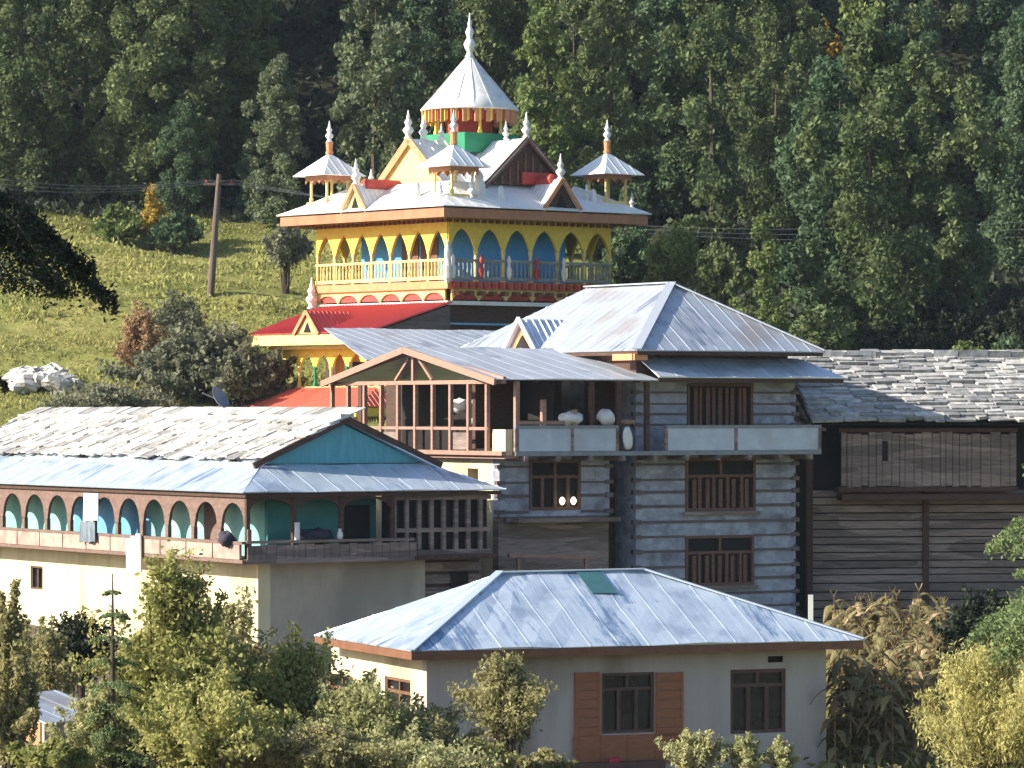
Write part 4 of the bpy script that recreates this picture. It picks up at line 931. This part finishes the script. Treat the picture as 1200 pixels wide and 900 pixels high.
def forest_tree(name, seed, H, Rm, mat, kind, trunk_mat='bark', leaf=.165, dens=1.0):
    rng = np.random.default_rng(seed); root = empty(name, (0, 0, 0)); cl = []
    n = int(110*dens)
    for i in range(n):
        t = rng.uniform(.03, 1.0)
        if kind == 'column': prof = Rm*(.55+.45*math.sin(math.pi*min(1, t*.9+.12)))*(1-.75*max(0, t-.72)/.28)
        elif kind == 'cone': prof = Rm*(1.08-t)*1.05
        else: prof = Rm*math.sqrt(max(.05, 1-(2*t-1.05)**2))
        an = rng.uniform(0, 2*math.pi); rr = prof*math.sqrt(rng.uniform(.02, 1.0)); cr = rng.uniform(.35, 1.0)*(.34+.22*Rm)*(1-.3*t)
        cl.append(((rr*math.cos(an), rr*math.sin(an), t*H), (cr, cr, cr*rng.uniform(.8, 1.5)), cr*cr))
    for i in range(16): t = .04+.9*i/16; cr = .45*(.32+.2*Rm)*1.5*(1-.5*t); cl.append(((rng.normal()*.3, rng.normal()*.3, t*H), (cr, cr, cr*1.4), cr*cr*.7))
    pts = clump_points(rng, cl, 400*dens); pts[:, 2] = np.maximum(pts[:, 2], .3)
    v, k = leaf_quads(pts, leaf, rng); leaves_object('crown', mat, v, k, root)
    G().tube([(0,0,-1.2), (.1,0,H*.3), (-.05,.1,H*.65), (0,0,H*.93)], [.2,.14,.07,.02], 7).build('trunk', trunk_mat, root)
    return root
def dup_tree(src, loc, rz, s, label, cat, group):
    r = src.copy(); col.objects.link(r); r.location = loc; r.rotation_euler = (0, 0, rz); r.scale = s
    for ch in src.children: c_ = ch.copy(); col.objects.link(c_); c_.parent = r
    return tag(r, label, cat, group)
protos = []
spec = [('column',15,2.6,'forest_b'), ('column',16,3.0,'forest_a'), ('round',13,3.6,'forest_a'), ('column',14,2.3,'forest_c'), ('column',15,2.8,'forest_d'), ('round',12,3.4,'forest_b'), ('cone',15,3.3,'forest_b'), ('column',17,2.5,'forest_a')]
tone = {'forest_a': 'olive green', 'forest_b': 'deep green', 'forest_c': 'yellow green', 'forest_d': 'grey green'}
shape = {'column': 'columnar', 'round': 'broad crowned', 'cone': 'pointed'}
for i, (k, h, r, m_) in enumerate(spec): protos.append((forest_tree('evergreen_tree', 100+i, h, r, m_, k), k, m_, h))
used = [False]*len(protos)
ORD = ['first', 'second', 'third', 'fourth', 'fifth', 'sixth', 'seventh', 'eighth', 'ninth', 'tenth', 'eleventh', 'twelfth', 'thirteenth', 'fourteenth', 'fifteenth']
def place_tree(i, x, y, rz, s, label, group='evergreen trees of the hillside wood', cat='tree', sink=.3):
    src, k, m_, h = protos[i]; loc = (x, y, ground_z(x, y)-sink)
    if not used[i]:
        used[i] = True; src.location = loc; src.rotation_euler = (0, 0, rz); src.scale = s; return tag(src, label, cat, group)
    return dup_tree(src, loc, rz, s, label, cat, group)
rnd = random.Random(21)
# trees one can single out, set by where they stand
special = [
 (1, 1022, 168, 1.0, 'tall ragged olive tree at the centre right, its foot above the slate roof'),
 (2, 1088, 181, 1.0, 'broad tree leaning over the dark hollow, its crown topping the right side'),
 (5, 985, 182, 1.0, 'deep green broad tree left of the tall ragged olive tree above the slate house'),
 (3, 893, 162, .58, 'small bright spindle tree rising behind the right end of the hipped roof'),
 (2, 800, 158, .36, 'low bushy tree just behind the hipped roof of the stone house'),
 (0, 735, 177, .46, 'dark tree beside the right corner of the temple gallery'),
 (3, 640, 197, 1.0, 'light green tree just right of the white lantern roof'),
 (7, 715, 199, 1.0, 'tall olive columnar tree rising behind the right temple pavilion'),
 (7, 835, 196, 1.02, 'tall olive columnar tree above the ridge of the hipped roof'),
 (1, 905, 214, .98, 'wide olive columnar tree standing high above the bright spindle tree'),
 (0, 770, 208, .95, 'deep green columnar tree between two tall olive trees right of the temple'),
 (6, 1195, 196, .80, 'pointed dark tree at the right edge behind the slate house'),
 (4, 440, 206, .98, 'grey green tree between the left pavilion and the lantern'),
 (4, 325, 207, .62, 'small grey green tree left of the temple eave'),
 (0, 498, 212, .9, 'deep green tree behind the left slope of the lantern roof'),
 (2, 185, 211, 1.0, 'broad olive tree above the yellow autumn shrub'),
 (1, 232, 214, 1.0, 'tall ragged olive tree directly behind the utility pole'),
 (5, 215, 208, .50, 'low round tree behind the utility pole at the field edge'),
 (5, 300, 208, .36, 'bushy tree at the upper edge of the grass field near the temple'),
 (7, 100, 212, .95, 'olive columnar tree at the left, above the dark cedar boughs'),
 (2, 25, 211, .95, 'broad tree at the far left top of the grass field'),
]
for (i, px, d, s, lb) in special:
    x = (px-600)/F*d; place_tree(i, x, d, rnd.uniform(0, 6.3), (s*rnd.uniform(.95,1.08), s, s), lb)
rows = [(206, 560, 1260, 5, 'lower right'), (217, -60, 1260, 9, 'field edge'), (229, -60, 1260, 11, 'second'), (242, -60, 1260, 12, 'third'), (256, -60, 1260, 12, 'topmost')]
for (d, x0, x1, n, rn) in rows:
    for k in range(n):
        px = x0+(x1-x0)*(k+.5+rnd.uniform(-.32, .32))/n; dd = d+rnd.uniform(-3.5, 3.5); x = (px-600)/F*dd; i = rnd.choice((0, 1, 2, 3, 4, 5, 6, 7) if d < 225 else (0, 1, 5, 6, 7, 7)); s = rnd.uniform(.8, 1.18)  # back rows draw mostly darker-leaved kinds, standing in for their shade
        lm = next(w for lim, w in ((200, 'above the grass field'), (330, 'above the utility pole'), (480, 'above the left pavilion'), (640, 'behind the lantern roof'), (790, 'above the right pavilion'), (980, 'above the hipped roof'), (9999, 'above the slate house')) if px < lim)
        lb = f'{tone[protos[i][2]]} {shape[protos[i][1]]} tree, {ORD[k]} from left in {rn} row, {lm}'
        place_tree(i, x, dd, rnd.uniform(0, 6.3), (s*rnd.uniform(.85, 1.15), s*rnd.uniform(.9, 1.1), s), lb)
def bush(name, px, py_top, py_bot, wpx, d, mat, label, cat='bush', seed=1, leaf=.14, n=2600, base=None, droop=None, asp=1.9, lump=22, group=None, stem_mat='bark', ragged=1.0):
    """shrub or small tree: many arching sprays from the ground, leaves scattered along their outer part"""
    rng = np.random.default_rng(seed); top = W(px, py_top, d); x = top.x; z0 = ground_z(x, d) if base is None else base; Ht = top.z-z0; rw = wpx/F*d/2
    zlow = max(0.0, CZ-(py_bot-HZ)/F*d-z0); root = empty(name, (x, d, z0), label, cat, group); g = G(); pts = []; hh = Ht-zlow
    K = int(lump*3.2); per = int(n*4.0/K); lead = rng.uniform(0, 6.28, 4)
    for i in range(K):
        an = rng.uniform(0, 6.28); el = rng.uniform(-.25, 1.0)
        lob = 1+.28*math.sin(2*an+lead[0])+.2*math.sin(3*an+lead[1]); rr = rw*math.cos(max(0, el)*1.35)*math.sqrt(rng.uniform(.1, 1.0))*lob*rng.uniform(.75, 1.2)
        ez = zlow+hh*(.42+.5*el)*rng.uniform(.75, 1.08); e = np.array((rr*math.cos(an), rr*math.sin(an)*.9, min(ez, Ht)))
        b0 = np.array((rng.normal()*rw*.10, rng.normal()*rw*.10, -.2)); md = np.array((b0[0]*.6+e[0]*rng.uniform(.25, .6), b0[1]*.6+e[1]*rng.uniform(.25, .6), zlow*.35+e[2]*rng.uniform(.45, .7)))
        tip = e+np.array((e[0]*.12, e[1]*.12, hh*rng.uniform(.0, .12)*ragged)); C4 = np.array([b0, md, e, tip])
        if i % 3 == 0: r0_ = .012+.010*rw; g.tube([tuple(p) for p in C4], [r0_*1.6, r0_, r0_*.5, .004], 5)
        s_ = rng.uniform(.38, 1.02, per)**.8; q = np.array([np.interp(s_, (0, .5, .9, 1.0), C4[:, c_]) for c_ in range(3)]).T
        sg = rw*.15*rng.uniform(.6, 1.3)*(1.15-.75*s_)[:, None]; q = q+rng.normal(size=(per, 3))*sg*np.array((1, 1, .8)); pts.append(q[q[:, 2] > zlow*.9-.1])
    g.build('stem', stem_mat, root); v, k = leaf_quads(np.concatenate(pts), leaf*.57, rng, droop=droop, aspect=asp); leaves_object('foliage', mat, v, k, root)
    return root
# the hillside field
bush('bush', 235, 380, 492, 165, 163, 'bush_grey', 'large grey green bush on the field below the utility pole', seed=2, leaf=.26, n=5200, lump=40)
bush('bush', 290, 400, 492, 90, 162, 'bush_grey', 'dark bush touching the red temple porch on its left', seed=3, leaf=.26, n=2600)
bush('bush', 205, 335, 420, 80, 176, 'bush_grey', 'thin grey bush above the large bush near the pole', seed=4, leaf=.18, n=1100)
bush('dry_shrub', 165, 355, 462, 70, 170, 'dry', 'rust coloured dry shrub on the field left of the large bush', seed=5, leaf=.17, n=1500, cat='shrub')
bush('shrub', 135, 240, 292, 60, 203, 'forest_c', 'bright green shrub at the upper edge of the field, left of the pole', seed=6, leaf=.25, n=1200, cat='shrub')
bush('shrub', 178, 216, 290, 36, 203, 'autumn', 'yellow autumn shrub in front of the dark wood left of the pole', seed=7, leaf=.22, n=420, cat='shrub')
bush('shrub', 205, 250, 290, 60, 202, 'forest_b', 'low dark green shrub at the field edge beside the pole', seed=8, leaf=.25, n=1100, cat='shrub')
bush('shrub', 335, 262, 312, 62, 188, 'bush_grey', 'grey shrub on the field just left of the yellow gallery', seed=9, leaf=.24, n=1200, cat='shrub')
bush('shrub', 120, 452, 492, 150, 158, 'bush_grey', 'low wide shrub along the slate roof ridge at the left', seed=10, leaf=.2, n=1500, cat='shrub')
bush('autumn_tree', 965, 22, 80, 62, 222, 'autumn', 'yellow autumn tree top showing at upper right of the wood', seed=11, leaf=.26, n=500, cat='tree')
bush('sapling', 1133, 400, 422, 34, 140, 'forest_c', 'small bright sapling showing over the slate roof ridge', seed=12, leaf=.16, n=380, cat='sapling')
bush('shrub', 1182, 392, 422, 50, 141, 'forest_b', 'green shrub showing over the slate roof at the right edge', seed=13, leaf=.16, n=380, cat='shrub')
bush('shrub', 790, 262, 335, 85, 166, 'forest_c', 'bright leafy shrub between the temple and the hipped roof', seed=14, leaf=.22, n=1500, cat='shrub')
bush('shrub', 842, 285, 345, 70, 163, 'forest_a', 'olive shrub behind the ridge of the hipped roof, right of the bright one', seed=15, leaf=.22, n=1300, cat='shrub')
bush('shrub', 735, 270, 335, 70, 176, 'forest_b', 'deep green shrub at the right corner of the temple railing', seed=16, leaf=.22, n=1300, cat='shrub')
bush('shrub', 960, 360, 420, 80, 150, 'forest_a', 'olive shrub behind the right tip of the hipped roof', seed=17, leaf=.2, n=1500, cat='shrub')
for k, (px, t) in enumerate(((1105, 345), (1150, 360), (1195, 350), (1050, 372))):
    bush('shrub', px, t, 425, 100, 168-k, 'leaf_dark', ('dark shrub in the shaded hollow, ' + ('left of the middle', 'in the middle', 'at the right edge', 'at the foot of the ragged olive tree')[k]), seed=20+k, leaf=.22, n=1500, cat='shrub')  # the hollow's deep shade is put into the leaf colour
# rocks
rr_ = random.Random(5)
for k in range(26):
    px = rr_.uniform(16, 88); d = 166+rr_.uniform(-2.5, 2.5); x = (px-600)/F*d; s = rr_.uniform(.25, .7)
    o = blob_mesh(s, s*rr_.uniform(.6,1), s*rr_.uniform(.35,.6), k, .3, 9, 6).build('rock', 'rock', loc=(x, d, ground_z(x, d)-.1+rr_.uniform(0, .3))); o.rotation_euler = (0, 0, rr_.uniform(0, 6))
    tag(o, 'pale grey rock in the heap at the lower left of the field', 'rock', 'rocks heaped on the field')
# utility pole and wires
pd = 186; pb = W(246, 372, pd); pt_ = W(257, 204, pd); zb_ = ground_z(pb.x, pd)
U = empty('utility_pole', (pb.x, pd, zb_), 'leaning brown wooden utility pole at the edge of the wood', 'utility pole')
off = pt_-Vector((pb.x, pd, zb_)); G().tube([(0,0,-.5), off*.5, off], [.19,.16,.12], 10).build('shaft', 'pole', U)
G().bar(off*.92+Vector((-.75,.16,0)), off*.92+Vector((.75,.16,0)), .1, .12).build('cross_arm', 'pole', U)
for k in (-.6, 0, .6): G().lathe([(.03,0),(.06,.03),(.04,.07),(.06,.11),(.03,.15)], tuple(off*.92+Vector((k,.16,.06))), 8).build('insulator', 'red_paint', U)
for k, dz in ((-.6, 0), (0, .0), (.6, .0)):
    st = Vector((pb.x, pd, zb_))+off*.92+Vector((k,.16,.2))
    for (ex, ey, ez, wd) in ((W(1300, 268, 190).x, 190+k*2, W(1300, 262+k*14, 190).z, 'right'), (W(-120, 195, 175).x, 175+k, W(-120, 195+k*14, 175).z, 'left')):
        en = Vector((ex, ey, ez)); pts = [st.lerp(en, t)-Vector((0,0,1.4*4*t*(1-t)*(1 if wd == 'right' else .5))) for t in np.linspace(0, 1, 25)]
        o = G().tube([p-st for p in pts], .007, 5).build('power_line', 'wire', loc=st)
        tag(o, f'thin power line running {wd} from the utility pole, ' + {-.6: 'highest', 0: 'middle', .6: 'lowest'}[k] + ' of three', 'cable', 'power lines')
# foreground shrubs and small trees
FGV = [
 ('shrub', 12, 690, 905, 48, 74, 'leaf_b', 'olive leafy shrub at the lower left corner before the cream wall', 'shrub', .11, 3200, 26),
 ('shrub', 88, 715, 790, 60, 90, 'leaf_dark', 'dark shrub before the cream wall left of the tall sapling', 'shrub', .12, 900, 14),
 ('young_tree', 205, 655, 905, 130, 78, 'leaf_a', 'tall young leafy tree in front of the cream wall corner', 'tree', .12, 4600, 34),
 ('shrub', 275, 700, 905, 90, 80, 'leaf_b', 'olive shrub with open top before the shaded cream wall', 'shrub', .11, 2600, 24),
 ('shrub', 345, 735, 905, 90, 79, 'leaf_a', 'leafy shrub at the left corner of the blue white roof', 'shrub', .11, 3000, 24),
 ('shrub', 425, 795, 905, 110, 77, 'leaf_c', 'pale green shrub below the lit side windows', 'shrub', .10, 3000, 26),
 ('shrub', 500, 820, 905, 90, 79, 'leaf_b', 'olive shrub at the foot of the lit house corner', 'shrub', .10, 2400, 22),
 ('small_tree', 590, 762, 862, 105, 82, 'leaf_b', 'small open crowned tree before the grey front wall', 'tree', .10, 2300, 24),
 ('shrub', 560, 868, 905, 80, 78, 'leaf_a', 'low green shrub under the small open crowned tree', 'shrub', .10, 1500, 18),
 ('shrub', 815, 852, 905, 62, 76, 'leaf_c', 'pale upright shrub right of the shuttered window', 'shrub', .08, 1500, 16),
 ('shrub', 872, 855, 905, 42, 76, 'leaf_c', 'narrow pale shrub under the right front window', 'shrub', .08, 1000, 12),
 ('shrub', 915, 866, 905, 50, 76, 'leaf_c', 'low pale shrub near the right corner of the grey wall', 'shrub', .08, 1000, 12),
 ('feathery_bush', 1165, 745, 905, 190, 78, 'leaf_y', 'big yellow feathery bush at the lower right corner', 'bush', .10, 9000, 44),
 ('shrub', 1155, 690, 800, 110, 100, 'leaf_dark', 'dark shrub between the maize patch and the yellow bush', 'shrub', .15, 2200, 20),
 ('shrub', 640, 880, 905, 60, 77, 'leaf_b', 'low olive shrub at the bottom below the grey wall', 'shrub', .10, 900, 12),
 ('shrub', 168, 800, 905, 75, 82, 'leaf_dark', 'dark undergrowth shrub around the foot of the tall sapling', 'shrub', .12, 2200, 20),
 ('shrub', 60, 868, 905, 60, 72, 'leaf_a', 'green shrub at the bottom edge in front of the tiny hut', 'shrub', .10, 2200, 22),
 ('shrub', 55, 725, 830, 55, 88, 'leaf_b', 'airy olive shrub behind the tiny hut, before the cream wall', 'shrub', .10, 1600, 16),
 ('shrub', 108, 800, 905, 50, 76, 'leaf_c', 'pale feathery shrub between the tiny hut and the tall sapling', 'shrub', .09, 1300, 14),
 ('shrub', 240, 780, 905, 110, 73, 'leaf_a', 'yellow green shrub right of the tall young tree', 'shrub', .10, 2600, 24),
 ('shrub', 385, 850, 905, 110, 73, 'leaf_b', 'olive shrub at the bottom edge below the pale green shrub', 'shrub', .10, 2200, 20),
 ('shrub', 475, 872, 905, 110, 73, 'leaf_c', 'low pale shrub at the bottom left of the grey front wall', 'shrub', .09, 1800, 18),
 ('shrub', 300, 830, 905, 120, 75, 'leaf_a', 'green shrub at the bottom edge left of the plastered house', 'shrub', .11, 2600, 22),
]
for k, (nm, px, t, b, w, d, mt, lb, ct, lf, n, lu) in enumerate(FGV):
    kw = dict(asp=4.5, leaf=.05, droop=np.array([0, 0, .5])) if nm == 'feathery_bush' else dict(leaf=lf)
    bush(nm, px, t, b, w*(1.6 if px < 520 else 1.1), d, mt, lb, ct, seed=40+k, n=int(n*(1.35 if px < 520 else 1)), lump=lu, **kw)
def conifer(name, px, d, ztop, zbase, rbase, mat, label, seed, tiers, dens, leaf=.07, az=None, droop=.25, reach=None):
    """layered conifer: whorls of drooping boughs, needles as small leaf faces along each bough"""
    rng = np.random.default_rng(seed); x = (px-600)/F*d; root = empty(name, (x, d, zbase), label, 'conifer'); Ht = ztop-zbase
    G().tube([(0,0,-.4), (0,0,Ht*.5), (0,0,Ht)], [.05+Ht*.012, .03+Ht*.007, .012], 8).build('trunk', 'bark', root); g = G(); pts = []
    for i in range(tiers):
        t = (i+.5)/tiers; zc = Ht*(.1+.88*t); L = rbase*(1-t)**.85+.12
        if reach: zc, L = reach[i]
        for k in range(rng.integers(5, 8)):
            an = rng.uniform(0, 6.28) if az is None else rng.normal(az, .8); l = L*rng.uniform(.65, 1.12); dx, dy = math.cos(an), math.sin(an)
            P3 = [np.array((dx*l*s_, dy*l*s_, zc+.22*l*s_-(droop+.3)*l*s_*s_*rng.uniform(.8, 1.1))) for s_ in (0, .35, .7, 1.0)]
            g.tube([tuple(p) for p in P3], [.012+.012*l, .01+.006*l, .008, .004], 5)
            m_ = int(dens*l*l+dens*.3); s_ = rng.uniform(.12, 1.04, m_); q = np.array([np.interp(s_, (0, .35, .7, 1.0), [p[c_] for p in P3]) for c_ in range(3)]).T
            sp_ = .30*l*(1-.65*s_)*rng.normal(size=m_)*.75; q[:, 0] += -dy*sp_; q[:, 1] += dx*sp_; q[:, 2] += rng.normal(size=m_)*.03*l-np.abs(sp_)*.25; pts.append(q)
    g.build('bough', 'bark', root); v, k = leaf_quads(np.concatenate(pts), leaf, rng, aspect=2.6); leaves_object('needles', mat, v, k, root)
    return root
conifer('conifer', 1262, 60, 21.6, ground_z(0, 60), 3.2, 'conifer', 'green layered conifer reaching in from the right edge', 3, 14, 420, .034, reach=[(CZ-(py-HZ)/F*60-ground_z(0, 60), L) for py, L in ((250,.5), (330,.6), (390,1.1), (450,.7), (498,.95), (532,1.1), (570,.8), (603,1.6), (622,1.4), (655,.9), (686,1.95), (710,1.85), (735,1.5), (850,.8))])
conifer('conifer_sapling', 132, 76, CZ-(672-HZ)/F*76, ground_z(0, 76), 1.25, 'conifer', 'thin conifer sapling with bare pole-like trunk before the cream wall', 4, 13, 330, .03)
cz = ground_z(0, 34); rc = [(CZ-(py-HZ)/F*34-cz, L) for py, L in ((150,.5), (185,.7), (205,1.1), (218,1.55), (232,1.8), (246,1.75), (268,.8), (310,.4), (345,.4), (385,.9), (405,.85), (440,.6), (520,.5), (600,.45), (700,.4))]
conifer('cedar', -95, 34, 24.5, cz, 2.35, 'leaf_dark', 'dark cedar at the left edge with drooping boughs over the field', 7, 15, 620, .022, droop=.42, reach=rc)  # near-black needle colour stands in for boughs in shade
# maize patch
rng = np.random.default_rng(9)
def maize():
    root = empty('maize_plant', (0, 0, 0)); G().tube([(0,0,0), (.04,.02,1.2), (.02,.05,2.3)], [.02,.015,.006], 6).build('stalk', 'maize_stalk', root); g = G(); rg = random.Random(2)
    for k in range(14):
        z = .35+k*.135; an = k*2.4+rg.uniform(-.4, .4); L = rg.uniform(.4, .75); pr = None; vs = []; fs = []
        for j in range(6):
            s_ = j/5; r_ = L*s_; zz_ = z+.3*L*s_*2-1.15*L*s_*s_; w_ = .11*math.sin(math.pi*min(.97, s_*.85+.14))
            dx, dy = math.cos(an), math.sin(an); vs += [(dx*r_-dy*w_, dy*r_+dx*w_, zz_), (dx*r_*1.02, dy*r_*1.02, zz_+.025), (dx*r_+dy*w_, dy*r_-dx*w_, zz_)]
        for j in range(5): a = 3*j; fs += [(a, a+3, a+4, a+1), (a+1, a+4, a+5, a+2)]
        g.add(vs, fs)
    for k in range(4): an = k*1.55; g.bar((.02,.05,2.2), (.02+.12*math.cos(an), .05+.12*math.sin(an), 2.4), .012, .01)
    g.build('leaf', 'maize', root); return root
mz = maize(); first = True
for k in range(110):
    d = rng.uniform(93, 110); px = rng.uniform(978, 1112)+(d-93)*rng.uniform(-.6, .6)
    if px < 973: px = 976
    x = (px-600)/F*d; loc = (x, d, ground_z(x, d)-.05); s = rng.uniform(.8, 1.15); lb = 'dry tan maize plant in the patch right of the plastered house'
    if first: mz.location = loc; tag(mz, lb, 'maize plant', 'maize plants in the patch'); first = False
    else: dup_tree(mz, loc, rng.uniform(0, 6.28), (s, s, s), lb, 'maize plant', 'maize plants in the patch')
# grass on the field
n = 110000; gx = rng.uniform(-29, -4, n); gy = rng.uniform(156, 209, n)
pat = np.sin(gx*.9+gy*.35)+np.sin(gx*.37-gy*.8+1.1)+.8*np.sin(gx*2.3+gy*1.7+.4)+.6*np.sin(gx*1.1-gy*2.9); kp = pat+rng.normal(size=n)*.7 > -.35; gx, gy = gx[kp], gy[kp]; gz_ = np.array([ground_z(a, b) for a, b in zip(gx, gy)])
v, k = leaf_quads(np.stack([gx, gy, gz_+.03], 1), .06, rng, droop=np.array([0, 0, 1.0]), aspect=3.6)
tag(leaves_object('field_grass', 'grass', v, k), 'short yellow green grass covering the sloping field', 'grass', kind='stuff')
cx_, cy_ = rng.uniform(-29, -5, 60), rng.uniform(158, 208, 60); wi = rng.integers(0, 60, 9000); gx = cx_[wi]+rng.normal(size=9000)*1.5; gy = cy_[wi]+rng.normal(size=9000)*.5
v, k = leaf_quads(np.stack([gx, gy, np.array([ground_z(a, b) for a, b in zip(gx, gy)])+np.abs(rng.normal(size=9000))*.16], 1), .12, rng, droop=np.array([0, 0, .8]), aspect=2.4)
tag(leaves_object('field_weeds', 'leaf_a', v, k), 'darker weed tufts scattered over the sloping field', 'weeds', kind='stuff')
# undergrowth of the wood and along the valley floor
def stuff(name, mat, n, xr, yr, size, label, hgt=.5):
    gx = rng.uniform(*xr, n); gy = rng.uniform(*yr, n); gz_ = np.array([ground_z(a, b) for a, b in zip(gx, gy)])
    v, k = leaf_quads(np.stack([gx, gy, gz_+rng.uniform(0, hgt, n)], 1), size, rng); tag(leaves_object(name, mat, v, k), label, 'undergrowth', kind='stuff')
stuff('undergrowth', 'leaf_dark', 60000, (-45, 45), (207, 275), .32, 'dark undergrowth covering the ground of the wood')  # dark leaf colour carries the shade of the gaps between trees
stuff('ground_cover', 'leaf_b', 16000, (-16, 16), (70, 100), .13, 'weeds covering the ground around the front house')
stuff('undergrowth', 'leaf_dark', 16000, (8, 34), (158, 207), .3, 'dark undergrowth covering the hollow behind the slate house')  # leaf colour darkened here too, for the shaded hollow

# ------------------------------------------------------------------ thin valley haze
hm = bpy.data.materials.new('valley air'); hm.use_nodes = True; nt = hm.node_tree; nt.nodes.remove(nt.nodes['Principled BSDF'])
pv = N(nt, 'ShaderNodeVolumePrincipled'); pv.inputs['Color'].default_value = (.70, .84, 1.0, 1); pv.inputs['Density'].default_value = 0.00009
nt.links.new(pv.outputs[0], nt.nodes['Material Output'].inputs['Volume']); M['haze'] = hm
tag(G().box(-262, 262, -62, 422, 8.0, 166).build('haze', 'haze'), 'thin pale haze in the valley air', 'haze', kind='stuff')
